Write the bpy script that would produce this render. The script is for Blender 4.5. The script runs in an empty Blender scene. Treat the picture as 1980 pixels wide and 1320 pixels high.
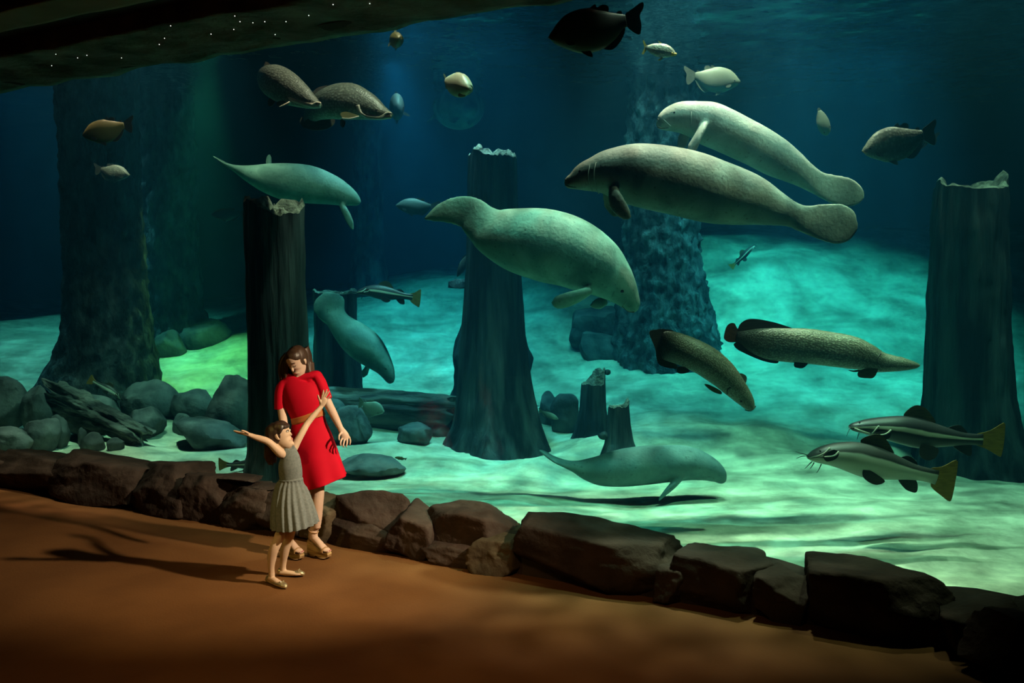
import bpy, bmesh, math, random
from mathutils import Vector, Matrix, noise
R = math.radians
C = bpy.context.scene.collection
SC = bpy.context.scene

# ------------------------------------------------------------------ camera
F = 1800.0                     # focal length in pixels of the 1980 px wide frame
CAMH = 2.27
PITCH = math.atan(115 / F)
cam_d = bpy.data.cameras.new('camera'); cam = bpy.data.objects.new('camera', cam_d); C.objects.link(cam)
cam_d.sensor_width = 36.0; cam_d.lens = 36.0 * F / 1980.0
cam_d.clip_end = 200
cam.location = (0, 0, CAMH); cam.rotation_euler = (R(90) - PITCH, 0, 0)
SC.camera = cam
FWD = Vector((0, math.cos(PITCH), -math.sin(PITCH))); UPV = Vector((0, math.sin(PITCH), math.cos(PITCH)))
def ray(px, py): return Vector((1, 0, 0)) * ((px - 990) / F) + UPV * ((660 - py) / F) + FWD
def pt(px, py, Y):             # the point at world depth Y that the photo shows at that pixel
    d = ray(px, py); return Vector((0, 0, CAMH)) + d * (Y / d.y)
def ground(px, py, h=0.0):
    d = ray(px, py); return Vector((0, 0, CAMH)) + d * ((h - CAMH) / d.z)
# glass line
G0 = Vector((-1.30, 8.37, 0)); GD = Vector((.874, -.486, 0)).normalized(); GN = Vector((.486, .874, 0)).normalized()
def gw(p): return (Vector((p[0], p[1], 0)) - G0).dot(GN)      # distance behind the glass
def gp(t, w, z): return G0 + GD * t + GN * w + Vector((0, 0, z))
WATER_Z = 5.55

# ------------------------------------------------------------------ world, lights, exposure
w = bpy.data.worlds.new('world'); SC.world = w; w.use_nodes = True
w.node_tree.nodes['Background'].inputs[0].default_value = (.01, .012, .015, 1)
w.node_tree.nodes['Background'].inputs[1].default_value = .12
SC.view_settings.view_transform = 'Standard'; SC.view_settings.look = 'None'
SC.view_settings.exposure = 0.0; SC.view_settings.gamma = 1.0; SC.view_settings.use_curve_mapping = False
SC.cycles.max_bounces = 5; SC.cycles.diffuse_bounces = 1; SC.cycles.glossy_bounces = 3; SC.cycles.transmission_bounces = 4
SC.cycles.volume_bounces = 0; SC.cycles.transparent_max_bounces = 12
SC.cycles.use_denoising = True; SC.cycles.use_light_tree = False; SC.cycles.use_adaptive_sampling = True; SC.cycles.adaptive_threshold = .02
SC.cycles.caustics_reflective = False; SC.cycles.caustics_refractive = False
SC.cycles.sample_clamp_indirect = 3.0

def spot(name, loc, aim, watts, color, angle, blend=.6, size=.12, ripple=0.0, rscale=9.0, seed=0.0):
    l = bpy.data.lights.new(name, 'SPOT'); l.energy = watts; l.color = color
    l.spot_size = R(angle); l.spot_blend = blend; l.shadow_soft_size = size
    o = bpy.data.objects.new(name, l); C.objects.link(o); o.location = loc
    o.rotation_euler = (Vector(aim) - Vector(loc)).to_track_quat('-Z', 'Y').to_euler()
    if ripple:                  # noise in the lamp strength stands in for water caustics
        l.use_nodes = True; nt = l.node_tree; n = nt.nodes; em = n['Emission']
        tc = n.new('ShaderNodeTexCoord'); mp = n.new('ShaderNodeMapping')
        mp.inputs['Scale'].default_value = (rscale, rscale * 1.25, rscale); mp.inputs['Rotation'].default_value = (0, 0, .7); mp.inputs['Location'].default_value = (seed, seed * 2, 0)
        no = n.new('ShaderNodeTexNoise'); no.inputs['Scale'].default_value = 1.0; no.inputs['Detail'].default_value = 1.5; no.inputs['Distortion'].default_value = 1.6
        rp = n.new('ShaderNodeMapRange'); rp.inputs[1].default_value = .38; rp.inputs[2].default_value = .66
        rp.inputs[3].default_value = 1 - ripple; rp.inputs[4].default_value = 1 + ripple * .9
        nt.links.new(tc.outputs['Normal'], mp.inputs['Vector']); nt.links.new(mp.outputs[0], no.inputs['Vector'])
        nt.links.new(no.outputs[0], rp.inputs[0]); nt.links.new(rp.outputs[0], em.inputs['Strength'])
    return o
# the warm stage spot on the two visitors (from the right, above)
spot('visitor_spot', (3.55, 4.85, 4.25), (-1.75, 7.30, .55), 2400, (1, .80, .52), 33, 1.0, .10)
spot('visitor_fill', (-5.2, 3.2, 4.3), (-1.9, 7.0, .5), 190, (1, .72, .16), 30, 1.0, .15)
spot('floor_wash', (-.4, 2.6, 4.3), (-1.0, 5.0, 0), 200, (1, .60, .24), 70, 1.0, .3)
# tank lights, hung over the water: warm white lamps whose red the water swallows, plus added fills
TL = 8.3
WARM = (1.0, .43, .28)
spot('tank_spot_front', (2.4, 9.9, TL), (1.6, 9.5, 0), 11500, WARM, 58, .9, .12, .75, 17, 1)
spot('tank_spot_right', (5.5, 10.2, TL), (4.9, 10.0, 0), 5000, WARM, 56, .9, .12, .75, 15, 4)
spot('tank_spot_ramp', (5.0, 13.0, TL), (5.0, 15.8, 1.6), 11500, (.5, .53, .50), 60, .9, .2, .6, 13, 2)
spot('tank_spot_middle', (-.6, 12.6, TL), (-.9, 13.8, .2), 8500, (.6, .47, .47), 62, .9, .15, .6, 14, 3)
spot('tank_fill_back', (-1.8, 13.9, 5.9), (-1.4, 17.2, 1.0), 4800, (.4, .42, .5), 58, .95, .2, .5, 13, 15)  # added fill, brightens the sand slope behind the centre trunk
spot('tank_fill_tree', (1.4, 13.3, TL), (2.6, 15.6, 2.6), 3200, (.8, .5, .45), 38, .9, .15, .5, 12, 9)  # added fill, lifts the massive tree out of the dark
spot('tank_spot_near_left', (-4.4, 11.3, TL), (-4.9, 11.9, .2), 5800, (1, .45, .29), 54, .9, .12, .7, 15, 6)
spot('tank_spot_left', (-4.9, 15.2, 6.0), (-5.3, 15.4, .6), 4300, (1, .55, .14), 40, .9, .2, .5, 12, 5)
spot('tank_fill_far_left', (-8.6, 16.4, TL), (-7.8, 16.2, .8), 5000, (.6, .47, .45), 56, .9, .2, .5, 12, 8)  # added fill so the far left trunks stay visible
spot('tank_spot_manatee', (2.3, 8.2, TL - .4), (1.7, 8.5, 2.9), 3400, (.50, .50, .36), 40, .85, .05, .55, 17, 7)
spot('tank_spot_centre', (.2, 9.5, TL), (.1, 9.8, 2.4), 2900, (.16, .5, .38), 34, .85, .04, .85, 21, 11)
spot('tank_fill_near_right', (4.3, 7.0, 7.8), (2.5, 8.0, 1.3), 3600, (.8, .5, .28), 46, .85, .1, .4, 16, 13)  # added fill for the arapaima shaded by the manatee above
spot('tank_spot_top_left', (-.6, 9.1, 7.8), (-1.9, 9.9, 4.1), 1900, (1, .62, .42), 72, .85, .1)

# ------------------------------------------------------------------ helpers: objects
def mesh_obj(name, verts, faces, mat=None, parent=None, smooth=True, uvs=None):
    me = bpy.data.meshes.new(name); me.from_pydata([tuple(v) for v in verts], [], faces)
    if uvs is not None:
        ul = me.uv_layers.new(name='UVMap')
        vi = [0] * len(me.loops); me.loops.foreach_get('vertex_index', vi)
        flat = []
        for i in vi: flat += [uvs[i][0], uvs[i][1]]
        ul.data.foreach_set('uv', flat)
    me.validate()
    if smooth: me.polygons.foreach_set('use_smooth', [True] * len(me.polygons))
    me.update()
    o = bpy.data.objects.new(name, me); C.objects.link(o)
    if mat: me.materials.append(mat)
    if parent: o.parent = parent; o.matrix_parent_inverse = parent.matrix_world.inverted()
    return o
def fix_normals(o):
    bm = bmesh.new(); bm.from_mesh(o.data); bmesh.ops.recalc_face_normals(bm, faces=bm.faces); bm.to_mesh(o.data); bm.free(); return o
def tag(o, label, cat, group=None, kind=None):
    if label: o['label'] = label
    if cat: o['category'] = cat
    if group: o['group'] = group
    if kind: o['kind'] = kind
    return o
def struct(o, label=None):
    o['kind'] = 'structure'
    if label: o['label'] = label
    return o
def empty(name, loc, label=None, cat=None, group=None):
    o = bpy.data.objects.new(name, None); C.objects.link(o); o.location = loc; o.empty_display_size = .1
    bpy.context.view_layer.update()
    return tag(o, label, cat, group) if label else o
def box_data(a, b):
    x0, y0, z0 = a; x1, y1, z1 = b
    v = [(x0, y0, z0), (x1, y0, z0), (x1, y1, z0), (x0, y1, z0), (x0, y0, z1), (x1, y0, z1), (x1, y1, z1), (x0, y1, z1)]
    f = [(0, 3, 2, 1), (4, 5, 6, 7), (0, 1, 5, 4), (1, 2, 6, 5), (2, 3, 7, 6), (3, 0, 4, 7)]
    return v, f
def gbox(name, t0, t1, w0, w1, z0, z1, mat, parent=None):      # a box aligned with the glass
    v, f = box_data((t0, w0, z0), (t1, w1, z1))
    return mesh_obj(name, [gp(a, b, c) for a, b, c in v], f, mat, parent, smooth=False)

# ------------------------------------------------------------------ helpers: materials
def mat(name, col, rough=.7, col2=None, nscale=4.0, bump=0.0, bscale=20.0, detail=4.0, stretch=(1, 1, 1), lo=.35, hi=.65, metal=0.0, spec=.3, bdist=.02, sheen=0, extra=None, sss=0):
    m = bpy.data.materials.new(name); m.use_nodes = True; nt = m.node_tree; n = nt.nodes; L = nt.links
    b = n['Principled BSDF']; b.inputs['Roughness'].default_value = rough; b.inputs['Metallic'].default_value = metal
    b.inputs['Specular IOR Level'].default_value = spec; b.inputs['Base Color'].default_value = (*col, 1)
    if sheen: b.inputs['Sheen Weight'].default_value = sheen
    if col2 or bump:
        tc = n.new('ShaderNodeTexCoord'); mp = n.new('ShaderNodeMapping'); mp.inputs['Scale'].default_value = stretch
        L.new(tc.outputs['Object'], mp.inputs['Vector'])
    if col2:
        no = n.new('ShaderNodeTexNoise'); no.inputs['Scale'].default_value = nscale; no.inputs['Detail'].default_value = detail
        L.new(mp.outputs[0], no.inputs['Vector'])
        rp = n.new('ShaderNodeValToRGB'); rp.color_ramp.elements[0].position = lo; rp.color_ramp.elements[1].position = hi
        rp.color_ramp.elements[0].color = (*col, 1); rp.color_ramp.elements[1].color = (*col2, 1)
        L.new(no.outputs[0], rp.inputs[0]); L.new(rp.outputs[0], b.inputs['Base Color'])
    if bump:
        nb = n.new('ShaderNodeTexNoise'); nb.inputs['Scale'].default_value = bscale; nb.inputs['Detail'].default_value = 6.0
        L.new(mp.outputs[0], nb.inputs['Vector'])
        bp = n.new('ShaderNodeBump'); bp.inputs['Strength'].default_value = bump; bp.inputs['Distance'].default_value = bdist
        L.new(nb.outputs[0], bp.inputs['Height']); L.new(bp.outputs[0], b.inputs['Normal'])
    return m
M = {}
M['floor'] = mat('floor_concrete', (.140, .056, .013), .85, (.19, .080, .021), 1.3, .25, 60, 5, bdist=.01)
M['ledge'] = mat('ledge_rock', (.028, .019, .014), .85, (.068, .045, .034), 3.0, .6, 14, 6, bdist=.03)
M['ledge2'] = mat('ledge_rock_ochre', (.05, .036, .02), .85, (.105, .075, .042), 3.0, .6, 14, 6, bdist=.03)
M['tank_rock'] = mat('tank_rock', (.045, .052, .055), .9, (.14, .15, .15), 3.5, .8, 10, 6, bdist=.03)
def sand_mat():
    m = mat('sand', (.5, .48, .36), .95, None, 1, .5, 8, bdist=.03, spec=.1); nt = m.node_tree; n = nt.nodes; L = nt.links; b = n['Principled BSDF']
    tc = n.new('ShaderNodeTexCoord'); mp = n.new('ShaderNodeMapping'); mp.inputs['Rotation'].default_value = (0, 0, R(52)); mp.inputs['Scale'].default_value = (.55, 2.6, 1); L.new(tc.outputs['Object'], mp.inputs[0])
    n1 = n.new('ShaderNodeTexNoise'); n1.inputs['Scale'].default_value = .9; n1.inputs['Detail'].default_value = 8; n1.inputs['Distortion'].default_value = .8; L.new(mp.outputs[0], n1.inputs['Vector'])
    n2 = n.new('ShaderNodeTexNoise'); n2.inputs['Scale'].default_value = 1.1; n2.inputs['Detail'].default_value = 9; n2.inputs['Distortion'].default_value = 1.2; L.new(tc.outputs['Object'], n2.inputs['Vector'])
    ad = n.new('ShaderNodeMath'); ad.operation = 'ADD'; L.new(n1.outputs[0], ad.inputs[0]); L.new(n2.outputs[0], ad.inputs[1])
    rp = n.new('ShaderNodeValToRGB'); rp.color_ramp.elements[0].position = .36; rp.color_ramp.elements[1].position = .64
    hf = n.new('ShaderNodeMath'); hf.operation = 'MULTIPLY'; hf.inputs[1].default_value = .36; L.new(ad.outputs[0], hf.inputs[0])
    n3 = n.new('ShaderNodeTexNoise'); n3.inputs['Scale'].default_value = 7.0; n3.inputs['Detail'].default_value = 10; n3.inputs['Roughness'].default_value = .7; L.new(tc.outputs['Object'], n3.inputs['Vector'])
    a3 = n.new('ShaderNodeMath'); a3.operation = 'MULTIPLY_ADD'; a3.inputs[1].default_value = .34; L.new(n3.outputs[0], a3.inputs[0]); L.new(hf.outputs[0], a3.inputs[2]); L.new(a3.outputs[0], rp.inputs[0])
    rp.color_ramp.elements[0].color = (.27, .27, .20, 1); rp.color_ramp.elements[1].color = (.86, .80, .60, 1); e = rp.color_ramp.elements.new(.5); e.color = (.52, .50, .37, 1)
    L.new(rp.outputs[0], b.inputs['Base Color']); return m
M['sand'] = sand_mat()
M['bark'] = mat('bark', (.010, .014, .017), .9, (.095, .12, .125), 5.0, 1.0, 13, 7, (1, 1, .10), .42, .76, bdist=.06)
M['bark_rough'] = mat('bark_rough', (.02, .023, .027), .9, (.17, .19, .20), 6, 1.0, 9, 8, (1, 1, .5), .40, .72, bdist=.12)
M['bark_rough_shaded'] = mat('bark_rough_shaded', (.010, .011, .013), .9, (.09, .095, .10), 6, 1.0, 9, 8, (1, 1, .5), .42, .75, bdist=.12)  # darker copy of the rough bark; the far left trunk's shade is in its colour
M['wood_pale'] = mat('broken_wood', (.07, .07, .055), .9, (.34, .33, .26), 9, 1.0, 16, 5, bdist=.06)
M['log_bark'] = mat('log_bark', (.03, .032, .033), .9, (.20, .20, .18), 5, 1.0, 10, 7, (.25, 1, 1), .38, .72, bdist=.06)
M['backwall'] = mat('tank_wall', (.06, .07, .08), .95, (.10, .11, .12), .8)
M['soffit'] = mat('soffit_rock', (.05, .045, .035), .95, (.16, .14, .11), 2.0, .7, 7, 6, bdist=.06, spec=.1)
M['ceil_dark'] = mat('ceiling_black', (.02, .02, .02), .95, spec=.1)
M['ceil_brown'] = mat('ceiling_brown', (.12, .075, .05), .95, (.16, .10, .065), 2, spec=.1)
M['wall_dark'] = mat('wall_dark', (.04, .03, .025), .95, spec=.1)
# ------------------------------------------------------------------ water, glass
def water_mat():
    m = bpy.data.materials.new('water_volume'); m.use_nodes = True; nt = m.node_tree; n = nt.nodes; n.clear()
    out = n.new('ShaderNodeOutputMaterial')
    ab = n.new('ShaderNodeVolumeAbsorption'); ab.inputs['Color'].default_value = (.0, .76, .795, 1); ab.inputs['Density'].default_value = .29
    sc = n.new('ShaderNodeVolumeScatter'); sc.inputs['Color'].default_value = (.05, .44, .88, 1); sc.inputs['Density'].default_value = .015
    sc.inputs['Anisotropy'].default_value = .2
    ad = n.new('ShaderNodeAddShader'); nt.links.new(ab.outputs[0], ad.inputs[0]); nt.links.new(sc.outputs[0], ad.inputs[1])
    nt.links.new(ad.outputs[0], out.inputs['Volume'])
    m.cycles.homogeneous_volume = True
    return m
def fresnel_mix(name, lo_refl, color=(1, 1, 1), rough=0.0, ior=1.4, power=None, bump=None):
    m = bpy.data.materials.new(name); m.use_nodes = True; nt = m.node_tree; n = nt.nodes; n.clear(); L = nt.links
    out = n.new('ShaderNodeOutputMaterial'); tr = n.new('ShaderNodeBsdfTransparent'); tr.inputs[0].default_value = (*color, 1)
    gl = n.new('ShaderNodeBsdfGlossy'); gl.inputs['Roughness'].default_value = rough; gl.inputs['Color'].default_value = (1, 1, 1, 1)
    mx = n.new('ShaderNodeMixShader'); L.new(tr.outputs[0], mx.inputs[1]); L.new(gl.outputs[0], mx.inputs[2]); L.new(mx.outputs[0], out.inputs['Surface'])
    if power:
        lw = n.new('ShaderNodeLayerWeight'); lw.inputs['Blend'].default_value = .5
        rp = n.new('ShaderNodeMapRange'); rp.inputs[1].default_value = power[0]; rp.inputs[2].default_value = power[1]; rp.inputs[3].default_value = 0; rp.inputs[4].default_value = power[2]
        L.new(lw.outputs['Facing'], rp.inputs[0]); L.new(rp.outputs[0], mx.inputs[0])
    else:
        lw = n.new('ShaderNodeLayerWeight'); lw.inputs['Blend'].default_value = .5
        pw = n.new('ShaderNodeMath'); pw.operation = 'POWER'; pw.inputs[1].default_value = 5.0; L.new(lw.outputs['Facing'], pw.inputs[0])
        ma = n.new('ShaderNodeMath'); ma.operation = 'MULTIPLY_ADD'; ma.inputs[1].default_value = 1 - lo_refl; ma.inputs[2].default_value = lo_refl
        L.new(pw.outputs[0], ma.inputs[0]); L.new(ma.outputs[0], mx.inputs[0])
    if bump:
        tc = n.new('ShaderNodeTexCoord'); mp = n.new('ShaderNodeMapping'); mp.inputs['Scale'].default_value = bump[1]
        no = n.new('ShaderNodeTexNoise'); no.inputs['Scale'].default_value = bump[0]; no.inputs['Detail'].default_value = 3
        L.new(tc.outputs['Object'], mp.inputs[0]); L.new(mp.outputs[0], no.inputs['Vector'])
        bp = n.new('ShaderNodeBump'); bp.inputs['Strength'].default_value = bump[2]; bp.inputs['Distance'].default_value = bump[3]
        L.new(no.outputs[0], bp.inputs['Height']); L.new(bp.outputs[0], gl.inputs['Normal'])
    return m
M['water'] = water_mat()
M['glass'] = fresnel_mix('glass_pane', .018, (.97, 1, .99), 0.0, 1.33)
M['water_top'] = fresnel_mix('water_surface', 0, (1, 1, 1), .02, power=(.45, .75, .85), bump=(1.6, (1, 1, 1), .5, .12))
TANK = [gp(-13.5, .035, 0), gp(9.5, .035, 0), Vector((14.05, 9, 0)), Vector((14.05, 22.55, 0)), Vector((-17.05, 22.55, 0)), Vector((-17.05, 18, 0))]
def prism(name, poly, z0, z1, m):
    n = len(poly); v = [Vector((p.x, p.y, z0)) for p in poly] + [Vector((p.x, p.y, z1)) for p in poly]
    f = [tuple(range(n))[::-1], tuple(range(n, 2 * n))] + [(i, (i + 1) % n, n + (i + 1) % n, n + i) for i in range(n)]
    return fix_normals(mesh_obj(name, v, f, m, None, smooth=False))
wv = prism('tank_water', TANK, -.8, WATER_Z, M['water']); tag(wv, 'clear blue green water filling the big tank behind the glass', 'water', kind='stuff')
n = len(TANK)
ws = mesh_obj('water_surface', [Vector((p.x, p.y, WATER_Z - .02)) for p in TANK], [tuple(range(n))], M['water_top'], None, smooth=False)
tag(ws, 'rippled water surface seen from below at the top', 'water surface', kind='stuff')
glass = gbox('window_1', -13.4, 9.4, 0, .03, .1, 4.62, M['glass']); struct(glass, 'huge clear viewing pane between visitors and tank')

# ------------------------------------------------------------------ tank shell
def lerp(a, b, t): return a + (b - a) * t
def sstep(a, b, x):
    t = max(0, min(1, (x - a) / (b - a))); return t * t * (3 - 2 * t)
def interp(x, tab):
    if x <= tab[0][0]: return tab[0][1]
    for (x0, y0), (x1, y1) in zip(tab, tab[1:]):
        if x <= x1: return lerp(y0, y1, (x - x0) / (x1 - x0))
    return tab[-1][1]
def sand_h(X, Y):
    right = [(8, .04), (11, .05), (12, .10), (13, .25), (14, .55), (15, .95), (16, 1.5), (17, 2.15), (18, 2.75), (19, 3.2), (20, 3.4), (24, 3.5)]
    left = [(8, .04), (11, .06), (12.5, .15), (14, .40), (15, .60), (16, .85), (17, 1.1), (18, 1.35), (19, 1.6), (20, 1.72), (24, 1.8)]
    mid = [(8, .04), (11, .05), (12.5, .12), (14, .32), (15, .58), (16, .95), (17, 1.4), (18, 1.9), (19, 2.3), (20, 2.55), (24, 2.6)]
    a, b, c = interp(Y, left), interp(Y, mid), interp(Y, right)
    if X < -1: h = lerp(a, b, sstep(-7, -1.0, X))
    else: h = lerp(b, c, sstep(-1, 5.0, X))
    q = noise.fractal(Vector((X * .35, Y * .35, 3)), 1.0, 2.0, 3) * .16
    # long drawn-out folds in the sand
    d = (X * .78 + Y * .62); r = noise.noise(Vector((d * .35, (X * -.62 + Y * .78) * 1.2, 7))) * .09
    r2 = noise.noise(Vector((d * .8, (X * -.62 + Y * .78) * 4.0, 1))) * .025
    return h + (q + r) * sstep(8.5, 12, Y) + (q + r) * .35 + r2
nx, ny = 230, 170
vs = []; 
for j in range(ny + 1):
    for i in range(nx + 1):
        X = -17.4 + 31.8 * i / nx; Y = 3.6 + 19.8 * j / ny
        p = Vector((X, Y, 0)); d = gw(p)
        if d < .06: p = p + GN * (.06 - d)
        vs.append(Vector((p.x, p.y, sand_h(p.x, p.y))))
fs = [(j * (nx + 1) + i, j * (nx + 1) + i + 1, (j + 1) * (nx + 1) + i + 1, (j + 1) * (nx + 1) + i) for j in range(ny) for i in range(nx)
      if max(gw(vs[j * (nx + 1) + i]), gw(vs[(j + 1) * (nx + 1) + i + 1]), gw(vs[(j + 1) * (nx + 1) + i])) > .0601]
sand = mesh_obj('floor_sand', vs, fs, M['sand']); struct(sand, 'pale sand bed of the tank rising to a bank at the back')
bw, bf = box_data((-17.6, 22.6, -.8), (14.4, 22.9, 8.9))
struct(mesh_obj('wall_back', bw, bf, M['backwall'], None, False))
bw, bf = box_data((-17.4, 11.5, -.8), (-17.1, 22.6, 8.9)); struct(mesh_obj('wall_left', bw, bf, M['backwall'], None, False))
bw, bf = box_data((14.1, 6.5, -.8), (14.4, 22.6, 8.9)); struct(mesh_obj('wall_right', bw, bf, M['backwall'], None, False))

# ------------------------------------------------------------------ visitor side: floor, soffit, ceiling
fl = []
for t in (-13.5, 9.5):
    for ww in (-.02, -16): fl.append(gp(t, ww, 0))
floor_grid_v, floor_grid_f = [], []
gx, gy = 120, 80
for j in range(gy + 1):
    for i in range(gx + 1):
        t = -13.4 + 22.8 * i / gx; ww = -.02 - 13.0 * (j / gy) ** 1.3
        p = gp(t, ww, 0); z = noise.fractal(Vector((p.x * .5, p.y * .5, 0)), 1, 2, 2) * .012
        floor_grid_v.append(Vector((p.x, p.y, z - .006)))
for j in range(gy):
    for i in range(gx):
        a = j * (gx + 1) + i; floor_grid_f.append((a, a + gx + 1, a + gx + 2, a + 1))
struct(fix_normals(mesh_obj('floor', floor_grid_v, floor_grid_f, M['floor'])), 'reddish brown concrete visitor floor')
BZ = CAMH + 2.22
def slab(name, w0, w1, z0, z1, m, lump=0.0, seed=0):
    nt_, nw = 150, 10
    v = []; f = []
    for i in range(nt_ + 1):
        for j in range(nw + 1):
            t = -13.4 + 22.8 * i / nt_; ww = lerp(w0, w1, j / nw)
            v.append(gp(t, ww, z0 + (noise.fractal(Vector((t * 1.5, ww * 2, seed)), 1, 2, 3) * lump)))
    k = len(v)
    for i in range(nt_ + 1):
        for j in (0, nw):
            v.append(gp(-13.4 + 22.8 * i / nt_, lerp(w0, w1, j / nw), z1))
    for i in range(nt_):
        for j in range(nw):
            a = i * (nw + 1) + j; f.append((a, a + 1, a + nw + 2, a + nw + 1))
        b = k + i * 2; a0 = i * (nw + 1)
        f += [(a0, a0 + nw + 1, b + 2, b), (a0 + nw, b + 1, b + 3, a0 + 2 * nw + 1), (b, b + 2, b + 3, b + 1)]
    return fix_normals(mesh_obj(name, v, f, m))
so = slab('trim_1', -.95, .10, BZ, BZ + .5, M['soffit'], .05, 2); struct(so, 'rough dark rock soffit above the viewing pane')
tp, tf = box_data((-13.4, -.25, BZ + .02), (9.4, .03, 8.9)); struct(mesh_obj('wall_front', [gp(a, b, c) for a, b, c in tp], tf, M['wall_dark'], None, False), 'dark wall above the pane')
ce = gbox('ceiling', -13.4, 9.4, -13, -.90, BZ + .16, BZ + .4, M['ceil_dark']); struct(ce, 'black visitor ceiling')
b2 = slab('trim_2', -1.78, -1.36, BZ + .06, BZ + .2, M['ceil_brown'], .012, 5); struct(b2, 'dull brown ceiling beam running along the pane')
v, f = box_data((-13.4, -13.2, -.2), (9.4, -13.0, BZ + .4)); struct(mesh_obj('wall_rear', [gp(a, b, c) for a, b, c in v], f, M['wall_dark'], None, False), 'dark wall behind the viewer')
# lid over the tank (the dark roof the tank lamps hang from)
v, f = box_data((-17.6, 3.6, 8.9), (14.6, 23.6, 9.1)); struct(mesh_obj('ceiling_tank', v, f, M['backwall'], None, False), 'dark roof high over the tank')
# ------------------------------------------------------------------ rocks
def rock_data(size, seed, subdiv=3, planes=14, rough=.06, boxy=0.0, flat_bottom=True):
    rnd = random.Random(seed)
    pl = []
    for k in range(planes):
        v = Vector((rnd.gauss(0, 1), rnd.gauss(0, 1), rnd.gauss(0, 1))).normalized(); pl.append((v, rnd.uniform(.66, .95)))
    if boxy:
        for ax in ((1, 0, 0), (-1, 0, 0), (0, 1, 0), (0, -1, 0), (0, 0, 1)):
            v = (Vector(ax) + Vector((rnd.uniform(-.22, .22), rnd.uniform(-.22, .22), rnd.uniform(-.22, .22)))).normalized(); pl.append((v, rnd.uniform(.72, .84)))
    bm = bmesh.new(); bmesh.ops.create_icosphere(bm, subdivisions=subdiv, radius=1)
    for v in bm.verts:
        d = v.co.normalized(); r = 1.0 if not boxy else 1.28
        for nrm, dd in pl:
            c = d.dot(nrm)
            if c > .05:
                q = dd / c
                if q < r: r = q
        q = noise.fractal(d * 1.6 + Vector((seed * 3.1, 0, 0)), 1, 2, 4)
        q2 = noise.noise(d * 6 + Vector((0, seed * 1.7, 0)))
        p = d * (r * (1 + q * rough * 1.4 + q2 * rough * .4))
        if flat_bottom and p.z < -.8: p.z = -.8
        v.co = Vector((p.x * size[0], p.y * size[1], p.z * size[2]))
    me = bpy.data.meshes.new('rock'); bm.to_mesh(me); bm.free()
    me.polygons.foreach_set('use_smooth', [True] * len(me.polygons))
    return me
def sharpen(me, ang=38):
    bm = bmesh.new(); bm.from_mesh(me)
    for e in bm.edges:
        e.smooth = not (len(e.link_faces) == 2 and e.calc_face_angle(0) > R(ang))
    bm.to_mesh(me); bm.free()
def rock(name, center, size, seed, m, rotz=0, tilt=0, parent=None, **kw):
    me = rock_data(size, seed, **kw); sharpen(me, 38 if kw.get('subdiv', 3) < 5 else 75); me.materials.append(m)
    o = bpy.data.objects.new(name, me); C.objects.link(o)
    o.location = center; o.rotation_euler = (tilt if isinstance(tilt, tuple) else (0, tilt, rotz)) if not isinstance(tilt, tuple) else tilt
    if parent: o.parent = parent; o.matrix_parent_inverse = parent.matrix_world.inverted()
    return o
# the low rock ledge along the pane: each stone traced by its box in the photo (x0, x1, top, base)
ledge = empty('rock_ledge', gp(0, -.25, 0), 'low ledge of brown boulders running along the foot of the glass', 'rock ledge')
def ledge_rock(x0, x1, yt, yb, seed, depth=.56, wc=-.26, lift=0.0, m='ledge', boxy=1.0, tilt=0.0, rough=.05, planes=9):
    xm = (x0 + x1) / 2
    # where the view ray at xm crosses the ledge's middle line
    d = ray(xm, 545); k = (G0.dot(GN) + wc) / (Vector((d.x, d.y, 0)).dot(GN)); Y = d.y * k
    top = pt(xm, yt + (20 if xm > 980 else 6), Y).z
    base = lift if lift else -.03
    a = pt(x0, 545, Y); b = pt(x1, 545, Y)
    # width measured along the ledge line rather than across the view
    da, db = ray(x0, 545), ray(x1, 545)
    pa = da * ((G0.dot(GN) + wc) / Vector((da.x, da.y, 0)).dot(GN)); pb = db * ((G0.dot(GN) + wc) / Vector((db.x, db.y, 0)).dot(GN))
    Lh = (Vector((pb.x - pa.x, pb.y - pa.y, 0))).length / 2
    c = (pa + pb) / 2; hz = (top - base) / 1.62
    o = rock('rock', Vector((c.x, c.y, base + hz * .8)), (Lh * 1.22, depth * .62, hz * 1.06), seed, M[m], math.atan2(GD.y, GD.x), tilt, ledge, boxy=boxy, subdiv=5, rough=rough, planes=planes)
    return o
LR = [(-260, -90, 872, 930, 1), (-110, 40, 868, 945, 2), (-10, 150, 874, 955, 3), (120, 290, 880, 975, 4), (262, 398, 893, 1000, 5), (372, 452, 908, 1015, 6),
      (425, 545, 930, 1035, 7), (525, 612, 940, 1050, 8), (600, 672, 962, 1062, 9), (640, 775, 1000, 1068, 10), (655, 790, 946, 1020, 11), (765, 850, 978, 1085, 12),
      (812, 960, 1040, 1112, 13), (815, 1004, 973, 1060, 14), (940, 1022, 1010, 1120, 15), (1005, 1312, 1006, 1172, 16), (1288, 1345, 1070, 1190, 17),
      (1318, 1498, 1048, 1215, 18), (1478, 1585, 1084, 1222, 19), (1560, 1862, 1082, 1262, 20), (1838, 2010, 1146, 1290, 21), (1985, 2250, 1165, 1350, 22)]
for (x0, x1, yt, yb, sd) in LR:
    kw = {}
    if sd in (10, 13): kw = dict(wc=-.36, depth=.34)
    if sd in (11, 14): kw = dict(wc=-.20, depth=.46)
    if sd in (9, 15): kw['m'] = 'ledge2'
    ledge_rock(x0, x1, yt, yb, sd * 7 + 3, **kw)
ledge_rock(432, 492, 914, 926, 301, depth=.3, lift=.40, planes=6)
ledge_rock(494, 535, 932, 944, 302, depth=.3, lift=.36, planes=6)
cv = []; cf = []
nc = 160
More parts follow.
